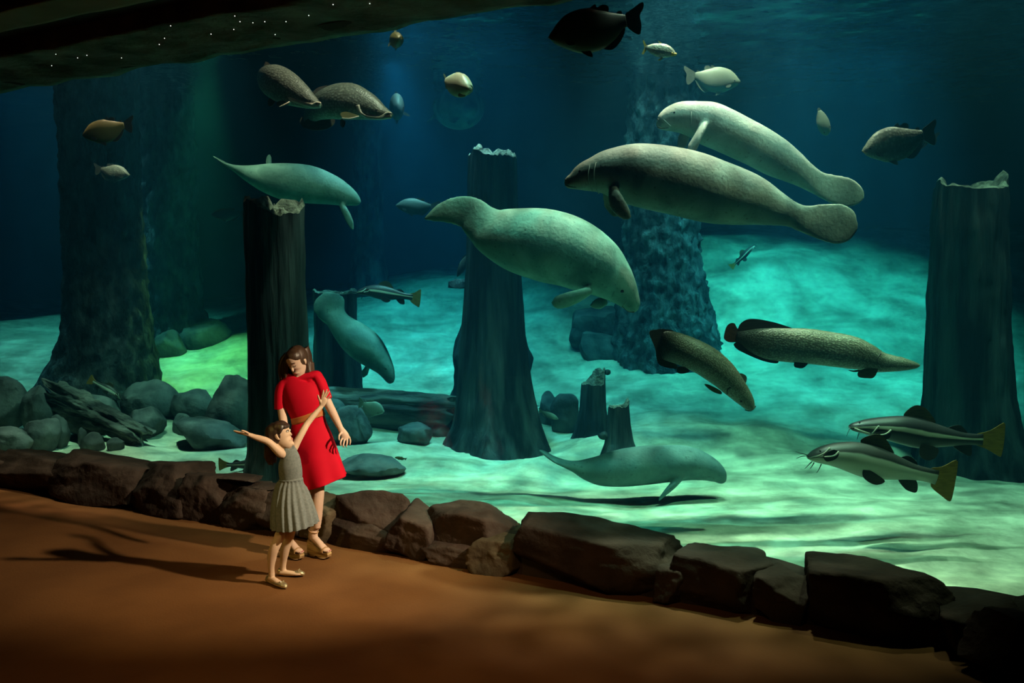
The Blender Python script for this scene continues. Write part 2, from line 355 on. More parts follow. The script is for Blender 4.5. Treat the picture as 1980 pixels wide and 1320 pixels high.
for i in range(nc + 1):
    t = -11 + 18.5 * i / nc
    for (ww, zz) in ((-.42, -.02), (-.40, .10), (-.36, .18), (-.28, .24), (-.16, .27), (-.02, .26), (-.01, -.02)):
        q = noise.fractal(Vector((t * 1.3, ww * 4, 5)), 1, 2, 4); cv.append(gp(t, ww + (q * .07 if -.41 < ww < -.05 else 0), max(-.02, zz + q * .07 if zz > 0 else zz)))
for i in range(nc):
    for k in range(6): a = i * 7 + k; cf.append((a, a + 7, a + 8, a + 1))
mesh_obj('ledge_core', cv, cf, M['ledge'], ledge)
g = ground(1955, 1296); rk = rock('boulder', g + Vector((.0, .0, .17)), (.30, .24, .22), 77, M['ledge'], .4, .2, boxy=1, subdiv=4)
tag(rk, 'lone brown boulder on the floor at the far right corner', 'boulder')

# ------------------------------------------------------------------ tree trunks
def trunk(name, label, cat, cx, Y, prof, m, top=None, seed=0, segs=110, rings=90, ridge=.05, lump=.04, ridge_n=16, roots=0, root_amp=.0, hollow=True, group=None, ysq=1.0, lean_center=True, axial=.8, twist=0.):
    """prof: rows (y pixel, x left, x right) from top to bottom; the trunk stands at depth Y."""
    rows = []
    for (py, xl, xr) in prof:
        a = pt(xl, py, Y); b = pt(xr, py, Y); rows.append((a.z, (a.x + b.x) / 2, (b.x - a.x) / 2))
    rows.sort()                  # bottom first
    z0, z1 = rows[0][0], rows[-1][0]
    zs = [r[0] for r in rows]
    def at(z):
        cxx = interp(z, [(r[0], r[1]) for r in rows]); rr = interp(z, [(r[0], r[2]) for r in rows]); return cxx, rr
    def topz(a):
        if not top: return z1
        # ragged rim: function of angle
        return z1 + top(a)
    v = []; f = []; uv = []
    for j in range(rings + 1):
        tj = j / rings
        for i in range(segs):
            a = 2 * math.pi * i / segs
            zt = topz(a); z = z0 + (zt - z0) * (tj ** .9)
            c, r = at(min(z, z1))
            aa = a + twist * (z - z0)
            n1 = noise.noise(Vector((math.cos(aa) * ridge_n / 6.28, math.sin(aa) * ridge_n / 6.28, z * axial * .6 + seed * 5)))
            n2 = noise.fractal(Vector((math.cos(aa) * 2.4 * (r + .3) * 2, math.sin(aa) * 2.4 * (r + .3) * 2, z * axial * 3.2 + seed)), 1, 2, 4)
            n3 = abs(noise.noise(Vector((math.cos(aa) * ridge_n / 2.6, math.sin(aa) * ridge_n / 2.6, z * axial * .9 + seed * 2))))
            rr = r * (1 + n1 * ridge - n3 * ridge * .9) + n2 * lump * min(1, r / .25)
            if roots:
                k = max(0, 1 - (z - z0) / max(.01, root_amp[1])); rr *= 1 + root_amp[0] * k * k * (math.cos(a * roots + seed) * .5 + .2 * math.cos(a * (roots + 2) + 1.3 * seed))
            v.append(Vector((c + math.cos(a) * rr, Y + math.sin(a) * rr * ysq, z))); uv.append((i / segs, z))
    for j in range(rings):
        for i in range(segs):
            a = j * segs + i; b = j * segs + (i + 1) % segs
            f.append((a, b, b + segs, a + segs))
    o = mesh_obj(name, v, f, m); tag(o, label, cat, group)
    # the broken top: rim, then a rough bowl inside
    c, r = at(z1)
    base = rings * segs; hv = []; hf = []
    steps = [(1.0, 0), (.93, .02), (.84, -.01), (.72, -.10 if hollow else .03), (.5, -.16 if hollow else .04), (.25, -.19 if hollow else .05)]
    for k, (s, dz) in enumerate(steps):
        for i in range(segs):
            p = v[base + i]; q = Vector((c + (p.x - c) * s, Y + (p.y - Y) * s, p.z + dz * (r / .33) + (noise.noise(Vector((p.x * 9, p.y * 9, k * .35))) * (.035 if hollow else .11) * min(1, r / .2) if k else 0)))
            hv.append(q)
    for k in range(len(steps) - 1):
        for i in range(segs):
            a = k * segs + i; b = k * segs + (i + 1) % segs; hf.append((a, b, b + segs, a + segs))
    hv.append(Vector((c, Y, sum(p.z for p in hv[-segs:]) / segs))); last = (len(steps) - 1) * segs
    for i in range(segs): hf.append((last + i, last + (i + 1) % segs, len(hv) - 1))
    t = mesh_obj('broken_top', hv, hf, M['wood_pale'], o)
    t['label'] = 'paler broken wood top'
    return o
def rag(amp, n, seed, peaks=()):
    def fn(a):
        z = noise.noise(Vector((math.cos(a) * n / 3, math.sin(a) * n / 3, seed))) * amp + noise.noise(Vector((math.cos(a) * n * 1.3, math.sin(a) * n * 1.3, seed + 9))) * amp * .5
        for (pa, w_, h_) in peaks:
            d = (a - pa + math.pi) % (2 * math.pi) - math.pi; z += h_ * math.exp(-(d / w_) ** 2)
        return z
    return fn
PI = math.pi
# angle 0 = right, pi = left, 3pi/2 = towards the camera
trunk('tree_stump', 'tall dark broken trunk post rising behind the woman in red', 'tree stump', 530, 10.3,
      [(412, 474, 585), (600, 478, 593), (800, 484, 600), (870, 482, 604), (915, 474, 612), (955, 462, 630)], M['bark'],
      rag(.05, 6, 1, ((PI * 1.25, .5, .12), (PI * .1, .35, .10), (PI * 1.65, .3, -.06), (PI * .6, .6, .04))), 1, ridge=.10, lump=.02, ridge_n=20, axial=.35, hollow=False)
trunk('tree_stump', 'tall grooved trunk with flared foot behind the large centre manatee', 'tree trunk', 955, 12.6,
      [(306, 906, 1001), (480, 903, 1006), (650, 893, 1018), (760, 885, 1035), (820, 875, 1050), (868, 850, 1068), (900, 820, 1085)], M['bark'],
      rag(.05, 6, 3, ((PI * 1.2, .5, .08), (PI * .3, .4, .05))), 3, ridge=.12, lump=.02, ridge_n=18, axial=.25, roots=6, root_amp=(.22, 1.0), hollow=False)
trunk('dead_tree', 'massive rough barked tree reaching the surface behind the paired manatees', 'tree trunk', 1280, 16.0,
      [(-60, 1215, 1352), (150, 1214, 1350), (300, 1214, 1347), (430, 1206, 1350), (520, 1203, 1358), (600, 1190, 1374), (660, 1180, 1392), (722, 1168, 1404), (760, 1160, 1412), (800, 1155, 1418)], M['bark_rough'],
      None, 4, ridge=.10, lump=.09, ridge_n=22, axial=2.0, segs=150, rings=150, roots=5, root_amp=(.18, 1.6), hollow=False)
trunk('tree_stump', 'thick broken trunk with hollow rim at the right edge of the tank', 'tree trunk', 1880, 11.4,
      [(362, 1812, 1944), (450, 1803, 1946), (650, 1796, 1950), (760, 1790, 1958), (830, 1785, 1972), (890, 1770, 2000), (930, 1755, 2020)], M['bark'],
      rag(.03, 5, 5, ((PI * 1.0, .25, .10), (PI * .02, .3, .17), (PI * 1.5, .7, -.06), (PI * .25, .4, .08))), 5, ridge=.07, lump=.03, ridge_n=16, axial=.5)
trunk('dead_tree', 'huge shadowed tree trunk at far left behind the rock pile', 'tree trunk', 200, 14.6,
      [(-60, 112, 262), (200, 114, 264), (400, 128, 270), (520, 131, 277), (620, 128, 287), (690, 110, 296), (750, 76, 310), (800, 40, 330)], M['bark_rough_shaded'],
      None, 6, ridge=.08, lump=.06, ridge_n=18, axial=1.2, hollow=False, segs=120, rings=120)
trunk('dead_tree', 'hazy blue bumpy tree column behind the far left trunk', 'tree trunk', 320, 17.2,
      [(-60, 248, 368), (200, 250, 372), (400, 262, 378), (520, 268, 384), (600, 280, 392), (660, 285, 420), (700, 270, 440)], M['bark_rough'],
      None, 7, ridge=.08, lump=.10, ridge_n=12, axial=1.2, hollow=False)
trunk('tree_stump', 'squat flat topped stump behind the diving manatee', 'tree stump', 647, 14.6,
      [(568, 606, 689), (650, 607, 690), (740, 605, 700), (790, 600, 710)], M['bark'],
      rag(.03, 4, 8, ((PI * 1.1, .4, .07), (PI * .2, .5, .09), (PI * .7, .5, .06))), 8, ridge=.05, lump=.02)
trunk('tree_stump', 'root flared stump half hidden behind the centre trunk', 'tree stump', 955, 14.0,
      [(535, 904, 1004), (600, 900, 1008), (650, 885, 1016), (690, 874, 1026), (720, 880, 1022), (800, 868, 1040)], M['bark'], rag(.05, 5, 9), 9, ridge=.08, lump=.04, roots=5, root_amp=(.2, .8))
trunk('dead_tree', 'faint bluish column far back left of the centre trunk', 'tree trunk', 715, 19.2,
      [(-60, 680, 735), (300, 684, 738), (480, 682, 740), (560, 676, 752), (640, 660, 770)], M['bark_rough'], None, 10, ridge=.05, lump=.05, hollow=False)
s1 = trunk('tree_stump', 'taller of two small grooved stumps on the sand, with a splintered top', 'tree stump', 1146, 12.7,
      [(742, 1124, 1171), (790, 1120, 1172), (830, 1112, 1180), (850, 1104, 1190), (868, 1090, 1200)], M['bark'],
      rag(.03, 5, 11, ((PI * .35, .75, .22), (PI * .0, .25, .18))), 11, ridge=.14, lump=.015, ridge_n=22, axial=.3, segs=80, rings=50, roots=5, root_amp=(.15, .3))
s2 = trunk('tree_stump', 'shorter dark stump standing above the back of the resting manatee', 'tree stump', 1197, 11.6,
      [(786, 1175, 1217), (820, 1172, 1220), (855, 1168, 1226), (880, 1158, 1236), (905, 1148, 1244)], M['bark'],
      rag(.03, 5, 12, ((PI * .1, .4, .09), (PI * 1.9, .3, .06))), 12, ridge=.16, lump=.015, ridge_n=22, axial=.3, segs=80, rings=50, roots=5, root_amp=(.15, .3))
def knob(par, px, py, Y, r, seed):
    o = rock('branch_stub', pt(px, py, Y), (r * 1.2, r, r), seed, M['bark'], 0, 0, par, subdiv=2, flat_bottom=False); return o
knob(s1, 1175, 719, 12.7, .045, 5); knob(s2, 1166, 842, 11.5, .06, 6)

# ------------------------------------------------------------------ logs and tank rocks
def logmesh(name, label, a, b, ra, rb, m, seed, segs=60, rings=90, ridge=.18, squash=.8, ends=.3, cat='log'):
    ax = (b - a); Lg = ax.length; T = ax.normalized(); S = T.cross(Vector((0, 0, 1))).normalized(); U = S.cross(T)
    v = []; f = []
    for j in range(rings + 1):
        s = j / rings
        for i in range(segs):
            an = 2 * PI * i / segs; r = lerp(ra, rb, s)
            n1 = noise.noise(Vector((math.cos(an) * 3.2, math.sin(an) * 3.2, s * Lg * .9 + seed))); n2 = noise.fractal(Vector((math.cos(an) * 6, math.sin(an) * 6, s * Lg * 3 + seed)), 1, 2, 4)
            q = noise.noise(Vector((math.cos(an) * 2.5, math.sin(an) * 2.5, seed + 4)))
            rr = r * (1 + ridge * n1 + ridge * .55 * n2); sp = s
            e = ends * q / Lg
            if j == 0: sp = s - 0
            pos = a + T * (Lg * s + (q * ends if s > .5 else -q * ends) * (abs(s - .5) * 2) ** 4) + S * (math.cos(an) * rr * squash) + U * (math.sin(an) * rr)
            v.append(pos)
    for j in range(rings):
        for i in range(segs):
            p = j * segs + i; q = j * segs + (i + 1) % segs; f.append((p, q, q + segs, p + segs))
    o = mesh_obj(name, v, f, m); tag(o, label, cat)
    for nm, base, cen in (('cut_end', 0, a), ('cut_end', rings * segs, b)):
        ev = []; ef = []
        for k, s in enumerate((1, .6, .25)):
            for i in range(segs):
                p = v[base + i]; dd = (p - cen).dot(T); q = cen + T * (dd * s) + (p - cen - T * dd) * s; ev.append(q)
        ev.append(cen)
        for k in range(2):
            for i in range(segs): x = k * segs + i; y = k * segs + (i + 1) % segs; ef.append((x, y, y + segs, x + segs))
        for i in range(segs): ef.append((2 * segs + i, 2 * segs + (i + 1) % segs, len(ev) - 1))
        mesh_obj(nm, ev, ef, M['wood_pale'], o)
    return o
logmesh('driftwood_log', 'split flaky driftwood log slanting down among the rocks at left', pt(108, 768, 12.9), pt(272, 842, 11.9), .22, .13, M['log_bark'], 3, ridge=.42, squash=.9, ends=.35)
logmesh('fallen_log', 'thick ridged log lying on rocks behind the woman', pt(600, 785, 13.2), pt(880, 802, 12.9), .31, .26, M['log_bark'], 8, ridge=.16)
TR = [  # x0, x1, top, base, Y, label
    (-40, 52, 735, 835, 12.9, 'large pale boulder at the very left edge of the rock pile'),
    (42, 112, 752, 838, 12.8, 'rounded boulder under the upper end of the driftwood'),
    (52, 116, 806, 862, 12.0, 'pointed bluish boulder in front of the rock pile, left of the driftwood'),
    (94, 134, 803, 848, 12.2, 'upright small stone leaning between pointed boulder and driftwood'),
    (244, 338, 737, 815, 13.3, 'big round boulder topping the rock pile right of the catfish'),
    (338, 418, 750, 812, 13.2, 'smooth oval boulder between the big round one and the slanted slab'),
    (248, 318, 782, 850, 12.4, 'round boulder beside the lower end of the driftwood'),
    (398, 496, 733, 850, 12.6, 'large grooved slab leaning against the dark trunk post'),
    (333, 372, 798, 838, 12.6, 'small pale stone wedged below the oval boulder'),
    (346, 470, 806, 856, 12.2, 'low dark slab at the foot of the slanted slab'),
    (-30, 56, 828, 882, 11.6, 'flat bluish boulder at the left edge just above the ledge'),
    (158, 202, 838, 862, 11.7, 'small flat stone on the sand under the driftwood'),
    (205, 240, 848, 866, 11.6, 'low dark stone near the driftwood tip'),
    (150, 168, 828, 842, 12.0, 'tiny stone beneath the driftwood'),
    (128, 240, 770, 850, 12.9, 'shadowed boulder under the middle of the driftwood'),
    (640, 716, 788, 858, 12.3, 'round greenish boulder under the log beside the woman'),
    (600, 668, 772, 830, 12.9, 'boulder behind the woman under the left of the log'),
    (766, 834, 818, 858, 12.3, 'angular stone under the log where the red reflection falls'),
    (824, 884, 812, 852, 12.9, 'dark stone between the log and the centre trunk'),
    (1040, 1082, 760, 842, 13.4, 'dark boulder right behind the foot of the centre trunk'),
    (1066, 1122, 764, 842, 13.2, 'rounded boulder left of the small stumps'),
    (345, 442, 618, 700, 16.9, 'hazy boulder at the foot of the bumpy column'),
    (286, 356, 640, 706, 16.4, 'hazy stone left of the boulder at the bumpy column'),
    (1098, 1210, 590, 690, 16.4, 'dark wedge shaped rock at the left root of the massive tree'),
    (1120, 1210, 640, 720, 16.0, 'low rock in front of the wedge at the massive tree'),
]
for k, (x0, x1, yt, yb, Y, lab) in enumerate(TR):
    c = pt((x0 + x1) / 2, (yt + yb) / 2, Y); sx = (x1 - x0) / 2 * Y / F; sz = (yb - yt) / 2 * Y / F
    top_z = c.z + sz; bot = min(c.z - sz, sand_h(c.x, c.y) - .04, sand_h(c.x, c.y - min(sx, .5) * .8) - .04)      # every stone is bedded in the sand
    sz = (top_z - bot) / 2; c = Vector((c.x, c.y, (top_z + bot) / 2))
    o = rock('boulder', c, (sx * 1.16, min(sx, .5) * .95, sz * 1.16), 200 + k, M['tank_rock'], random.Random(k).uniform(-.5, .5) if sx < .3 else 0, .22 if 'slanted' in lab or 'grooved' in lab else 0, subdiv=4, boxy=1.0 if 'wedge' in lab else .0, planes=12)
    tag(o, lab, 'boulder', 'boulders on the tank bed')
sl = rock('flat_patch', pt(718, 899, 11.0), (.42, .34, .12), 401, M['tank_rock'], -.2, .06, subdiv=4, planes=6); tag(sl, 'low dim green patch lying on the sand beside the red skirt', 'stone')  # made-up flat mesh for an unidentified dark patch on the sand
# ------------------------------------------------------------------ lofted bodies
def catmull(P, k):
    out = []
    n_ = len(P)
    for i in range(n_ - 1):
        p0, p1, p2, p3 = P[max(i - 1, 0)], P[i], P[i + 1], P[min(i + 2, n_ - 1)]
        for s in range(k):
            t = s / k; t2, t3 = t * t, t * t * t
            out.append(tuple(.5 * (2 * b + (c - a) * t + (2 * a - 5 * b + 4 * c - d) * t2 + (3 * b - a - 3 * c + d) * t3) for a, b, c, d in zip(p0, p1, p2, p3)))
    out.append(tuple(P[-1])); return out
def loft(st, hint=Vector((0, 0, 1)), n=28, k=5, power=2.0, hints=None, wave=None):
    """st rows: (x, y, z, up, down, side) in metres. Returns verts, faces, uvs (u along, v from back 0 to belly 1)."""
    rows = catmull(st, k); cs = [Vector(r[:3]) for r in rows]; v = []; uv = []; f = []
    m = len(rows)
    for j in range(m):
        T = (cs[min(j + 1, m - 1)] - cs[max(j - 1, 0)])
        T = T.normalized() if T.length > 1e-9 else Vector((1, 0, 0))
        h = hints(j / (m - 1)) if hints else hint
        N = (h - T * h.dot(T)).normalized(); S = T.cross(N)
        up, dn, sd = max(rows[j][3], 1e-4), max(rows[j][4], 1e-4), max(rows[j][5], 1e-4)
        for i in range(n):
            a = 2 * PI * i / n; c_, s_ = math.cos(a), math.sin(a)
            c_ = math.copysign(abs(c_) ** (2 / power), c_); s_ = math.copysign(abs(s_) ** (2 / power), s_)
            q = 1.0 if not wave else wave(j / (m - 1), a)
            v.append(cs[j] + N * (c_ * (up if c_ > 0 else dn) * q) + S * (s_ * sd * q)); uv.append((j / (m - 1), abs(a if a <= PI else a - 2 * PI) / PI))
    for j in range(m - 1):
        for i in range(n):
            a = j * n + i; b = j * n + (i + 1) % n; f.append((a, b, b + n, a + n))
    v += [cs[0], cs[-1]]; uv += [(0, .5), (1, .5)]; A, B = len(v) - 2, len(v) - 1
    for i in range(n):
        f.append((A, (i + 1) % n, i)); f.append((B, (m - 1) * n + i, (m - 1) * n + (i + 1) % n))
    return v, f, uv
def pxst(st, Y):
    """rows (px, py, half height[, half side, dy]) in photo pixels at depth Y -> metres; side defaults to .8 of the height."""
    s = Y / F; out = []
    for r in st:
        px, py, h = r[0], r[1], r[2]; sd = r[3] if len(r) > 3 and r[3] is not None else h * .8; dy = r[4] if len(r) > 4 else 0
        p = pt(px, py, Y + dy * s); out.append((p.x, p.y, p.z, h * s, h * s, sd * s))
    return out
def join_data(parts):
    V, Fc, U = [], [], []
    for p in parts:
        o = len(V); V += list(p[0]); Fc += [tuple(i + o for i in q) for q in p[1]]; U += list(p[2]) if len(p) > 2 and p[2] else [(0, 0)] * len(p[0])
    return V, Fc, U
def fuse(name, parts, voxel, m, parent=None, smooth=2):
    """melt overlapping closed pieces into one continuous skin."""
    V, Fc, _ = join_data(parts); o = mesh_obj(name, V, Fc, None); fix_normals(o)
    md = o.modifiers.new('remesh', 'REMESH'); md.mode = 'VOXEL'; md.voxel_size = voxel; md.use_smooth_shade = True
    if smooth:
        ms = o.modifiers.new('smooth', 'SMOOTH'); ms.factor = .5; ms.iterations = smooth
    dg = bpy.context.evaluated_depsgraph_get(); dg.update()
    me = bpy.data.meshes.new_from_object(o.evaluated_get(dg)); old = o.data
    o.modifiers.clear(); o.data = me; bpy.data.meshes.remove(old); me.name = name
    me.polygons.foreach_set('use_smooth', [True] * len(me.polygons))
    me.materials.clear()
    if m: me.materials.append(m)
    if parent: o.parent = parent; o.matrix_parent_inverse = parent.matrix_world.inverted()
    return o
def ball(name, c, r, m, parent=None, sub=2, scale=(1, 1, 1)):
    bm = bmesh.new(); bmesh.ops.create_icosphere(bm, subdivisions=sub, radius=r)
    me = bpy.data.meshes.new(name)
    for v in bm.verts: v.co = Vector((v.co.x * scale[0], v.co.y * scale[1], v.co.z * scale[2])) + c
    bm.to_mesh(me); bm.free(); me.polygons.foreach_set('use_smooth', [True] * len(me.polygons)); me.materials.append(m)
    o = bpy.data.objects.new(name, me); C.objects.link(o)
    if parent: o.parent = parent; o.matrix_parent_inverse = parent.matrix_world.inverted()
    return o
from mathutils.geometry import tessellate_polygon
def smooth_poly(P, k=3):
    n_ = len(P); Q = [P[-1]] + list(P) + [P[0], P[1]]; out = []
    for i in range(1, n_ + 1):
        p0, p1, p2, p3 = Q[i - 1], Q[i], Q[i + 1], Q[i + 2]
        for s in range(k):
            t = s / k; t2, t3 = t * t, t * t * t
            out.append(tuple(.5 * (2 * b + (c - a) * t + (2 * a - 5 * b + 4 * c - d) * t2 + (3 * b - a - 3 * c + d) * t3) for a, b, c, d in zip(p0, p1, p2, p3)))
    return out
def fin_data(poly, Y, dy=0, th=.010, k=3, bend=0.0):
    s = Y / F; P = smooth_poly([(p[0], p[1], (p[2] if len(p) > 2 else 0) + dy) for p in poly], k)
    xs = [p[0] for p in P]; mx = sum(xs) / len(xs)
    c = [pt(p[0], p[1], Y + p[2] * s) for p in P]; n_ = len(c)
    tri = tessellate_polygon([[Vector((p[0], p[1], 0)) for p in P]])
    v = [q + Vector((0, -th / 2, 0)) for q in c] + [q + Vector((0, th / 2, 0)) for q in c]
    f = [tuple(t) for t in tri] + [tuple(i + n_ for i in reversed(t)) for t in tri] + [(i, (i + 1) % n_, n_ + (i + 1) % n_, n_ + i) for i in range(n_)]
    xs0, xs1 = min(xs), max(xs); ys = [p[1] for p in P]; y0, y1 = min(ys), max(ys)
    uv = [((p[0] - xs0) / (xs1 - xs0 + 1e-6), (p[1] - y0) / (y1 - y0 + 1e-6)) for p in P] * 2
    return v, f, uv
def fin(name, poly, Y, m, parent, dy=0, th=.010, k=3):
    v, f, uv = fin_data(poly, Y, dy, th, k)
    return fix_normals(mesh_obj(name, v, f, m, parent, smooth=False, uvs=uv))
def tube_data(pts, r0, r1, n=8, k=4):
    st = [(p.x, p.y, p.z, lerp(r0, r1, i / (len(pts) - 1)), lerp(r0, r1, i / (len(pts) - 1)), lerp(r0, r1, i / (len(pts) - 1))) for i, p in enumerate(pts)]
    d = (pts[-1] - pts[0]).normalized(); h = Vector((0, 1, 0)) if abs(d.y) < .8 else Vector((1, 0, 0))
    return loft(st, h, n, k)

# ------------------------------------------------------------------ animal materials
def fish_mat(name, ramp, rough=.45, scales=0, sc=(60, 30), tail=None, noise_amt=.25, spec=.4):
    """ramp: colours from back (0) to belly (1); tail: (start u, colour) darkens the rear of the body as the fish itself is coloured."""
    m = bpy.data.materials.new(name); m.use_nodes = True; nt = m.node_tree; n = nt.nodes; L = nt.links
    b = n['Principled BSDF']; b.inputs['Roughness'].default_value = rough; b.inputs['Specular IOR Level'].default_value = spec
    uvn = n.new('ShaderNodeUVMap'); uvn.uv_map = 'UVMap'; sx = n.new('ShaderNodeSeparateXYZ'); L.new(uvn.outputs[0], sx.inputs[0])
    no = n.new('ShaderNodeTexNoise'); no.inputs['Scale'].default_value = 7; no.inputs['Detail'].default_value = 4
    tc = n.new('ShaderNodeTexCoord'); L.new(tc.outputs['Object'], no.inputs['Vector'])
    md = n.new('ShaderNodeMath'); md.operation = 'MULTIPLY_ADD'; md.inputs[1].default_value = noise_amt; L.new(no.outputs[0], md.inputs[0])
    sb = n.new('ShaderNodeMath'); sb.operation = 'SUBTRACT'; sb.inputs[1].default_value = noise_amt * .5; L.new(sx.outputs['Y'], sb.inputs[0]); L.new(sb.outputs[0], md.inputs[2])
    rp = n.new('ShaderNodeValToRGB'); el = rp.color_ramp.elements
    while len(el) < len(ramp): el.new(.5)
    for e, (p, c) in zip(el, ramp): e.position = p; e.color = (*c, 1)
    L.new(md.outputs[0], rp.inputs[0]); col = rp.outputs[0]
    if tail:
        rt = n.new('ShaderNodeMapRange'); rt.inputs[1].default_value = tail[0]; rt.inputs[2].default_value = tail[1]; L.new(sx.outputs['X'], rt.inputs[0])
        mx = n.new('ShaderNodeMix'); mx.data_type = 'RGBA'; mx.inputs['B'].default_value = (*tail[2], 1); L.new(rt.outputs[0], mx.inputs['Factor']); L.new(col, mx.inputs['A']); col = mx.outputs['Result']
    if scales:
        mp = n.new('ShaderNodeMapping'); mp.inputs['Scale'].default_value = (sc[0], sc[1], 1); L.new(uvn.outputs[0], mp.inputs[0])
        vo = n.new('ShaderNodeTexVoronoi'); vo.inputs['Scale'].default_value = 1; vo.inputs['Randomness'].default_value = .7; L.new(mp.outputs[0], vo.inputs['Vector'])
        mr = n.new('ShaderNodeMapRange'); mr.inputs[1].default_value = .15; mr.inputs[2].default_value = .6; mr.inputs[3].default_value = 1.25; mr.inputs[4].default_value = 1 - scales; L.new(vo.outputs['Distance'], mr.inputs[0])
        ml = n.new('ShaderNodeMix'); ml.data_type = 'RGBA'; ml.blend_type = 'MULTIPLY'; ml.inputs['Factor'].default_value = 1; L.new(col, ml.inputs['A']); L.new(mr.outputs[0], ml.inputs['B']); col = ml.outputs['Result']
        bp = n.new('ShaderNodeBump'); bp.inputs['Strength'].default_value = .6; bp.inputs['Distance'].default_value = .006; bp.invert = True; L.new(vo.outputs['Distance'], bp.inputs['Height']); L.new(bp.outputs[0], b.inputs['Normal'])
    L.new(col, b.inputs['Base Color']); return m
def fin_mat(name, c1, c2, tip=None):
    m = bpy.data.materials.new(name); m.use_nodes = True; nt = m.node_tree; n = nt.nodes; L = nt.links; b = n['Principled BSDF']; b.inputs['Roughness'].default_value = .5
    uvn = n.new('ShaderNodeUVMap'); uvn.uv_map = 'UVMap'; mp = n.new('ShaderNodeMapping'); mp.inputs['Scale'].default_value = (3, 26, 1); L.new(uvn.outputs[0], mp.inputs[0])
    no = n.new('ShaderNodeTexNoise'); no.inputs['Scale'].default_value = 1; no.inputs['Detail'].default_value = 3; L.new(mp.outputs[0], no.inputs['Vector'])
    rp = n.new('ShaderNodeValToRGB'); rp.color_ramp.elements[0].position = .35; rp.color_ramp.elements[1].position = .65
    rp.color_ramp.elements[0].color = (*c1, 1); rp.color_ramp.elements[1].color = (*c2, 1); L.new(no.outputs[0], rp.inputs[0]); L.new(rp.outputs[0], b.inputs['Base Color']); return m
def manatee_mat(name, c1, c2, c3):
    m = mat(name, c1, .65, None, 1, .4, 30, bdist=.012, spec=.2); nt = m.node_tree; n = nt.nodes; L = nt.links; b = n['Principled BSDF']
    tc = n.new('ShaderNodeTexCoord')
    a = n.new('ShaderNodeTexNoise'); a.inputs['Scale'].default_value = 3.2; a.inputs['Detail'].default_value = 6; a.inputs['Distortion'].default_value = .6; L.new(tc.outputs['Object'], a.inputs['Vector'])
    rp = n.new('ShaderNodeValToRGB'); e = rp.color_ramp.elements; e[0].position = .30; e[0].color = (*c1, 1); e[1].position = .68; e[1].color = (*c3, 1); q = e.new(.5); q.color = (*c2, 1)
    L.new(a.outputs[0], rp.inputs[0])
    v = n.new('ShaderNodeTexNoise'); v.inputs['Scale'].default_value = 34; v.inputs['Detail'].default_value = 3; L.new(tc.outputs['Object'], v.inputs['Vector'])
    mr = n.new('ShaderNodeMapRange'); mr.inputs[1].default_value = .62; mr.inputs[2].default_value = .72; mr.inputs[3].default_value = 1; mr.inputs[4].default_value = .55; L.new(v.outputs[0], mr.inputs[0])
    mx = n.new('ShaderNodeMix'); mx.data_type = 'RGBA'; mx.blend_type = 'MULTIPLY'; mx.inputs['Factor'].default_value = 1; L.new(rp.outputs[0], mx.inputs['A']); L.new(mr.outputs[0], mx.inputs['B'])
    L.new(mx.outputs['Result'], b.inputs['Base Color']); return m
M['manatee'] = manatee_mat('manatee_skin', (.10, .125, .115), (.17, .20, .185), (.26, .29, .26))
M['manatee_green'] = manatee_mat('manatee_skin_green', (.09, .16, .13), (.15, .25, .205), (.25, .36, .30))  # green-tinted version of the mottled skin
M['manatee_pale'] = manatee_mat('manatee_skin_pale', (.17, .20, .19), (.25, .28, .265), (.34, .37, .345))
M['manatee_blue'] = manatee_mat('manatee_skin_blue', (.07, .14, .15), (.12, .21, .215), (.19, .30, .295))
M['eye'] = mat('eye_dark', (.01, .01, .012), .15, spec=.6)
M['crease'] = mat('skin_crease', (.08, .08, .075), .8)
M['arap'] = fish_mat('arapaima_scales', [(0, (.17, .17, .10)), (.3, (.30, .31, .22)), (.6, (.26, .26, .20)), (1, (.20, .20, .17))], .42, .5, (105, 34), (.66, .95, (.045, .035, .03)))
M['arap_head'] = fish_mat('arapaima_dark', [(0, (.10, .105, .085)), (.45, (.16, .165, .14)), (.7, (.24, .24, .20)), (1, (.34, .33, .29))], .42, .35, (60, 20), (.7, 1., (.04, .035, .03)))
M['arap_fin'] = fin_mat('arapaima_fin', (.022, .018, .016), (.05, .035, .028))
M['arap_red'] = fin_mat('arapaima_tail', (.05, .022, .014), (.13, .05, .025))
M['arap_pect'] = fin_mat('arapaima_pectoral', (.12, .10, .04), (.20, .17, .07))
M['jaw'] = mat('pale_jaw', (.62, .50, .42), .5, (.52, .44, .38), 20)
M['cat_low'] = fish_mat('catfish_pale_belly', [(0, (.04, .04, .036)), (.35, (.045, .045, .04)), (.39, (.62, .60, .48)), (.56, (.60, .58, .47)), (.75, (.42, .41, .35)), (1, (.30, .30, .26))], .45, noise_amt=.05)
M['cat_dark'] = fish_mat('catfish_dark_belly', [(0, (.022, .022, .024)), (.40, (.03, .03, .032)), (.425, (.58, .55, .42)), (.495, (.55, .52, .40)), (.53, (.03, .03, .035)), (1, (.03, .03, .035))], .45, noise_amt=.05)
M['cat_fin'] = fin_mat('catfish_fin', (.02, .02, .02), (.035, .035, .03))
M['cat_dorsal'] = fin_mat('catfish_dorsal', (.03, .03, .02), (.10, .085, .03))
M['cat_tail'] = fin_mat('catfish_tail', (.22, .12, .02), (.34, .20, .035))
M['pale_stripe'] = mat('pale_stripe', (.6, .57, .45), .5)
M['pacu_dark'] = fish_mat('pacu_dark', [(0, (.13, .13, .11)), (.25, (.03, .03, .027)), (.6, (.016, .016, .013)), (1, (.07, .06, .025))], .5)
M['pacu_grey'] = fish_mat('pacu_grey', [(0, (.20, .21, .18)), (.4, (.15, .155, .13)), (.62, (.05, .05, .045)), (1, (.09, .09, .07))], .45, .25, (30, 12))
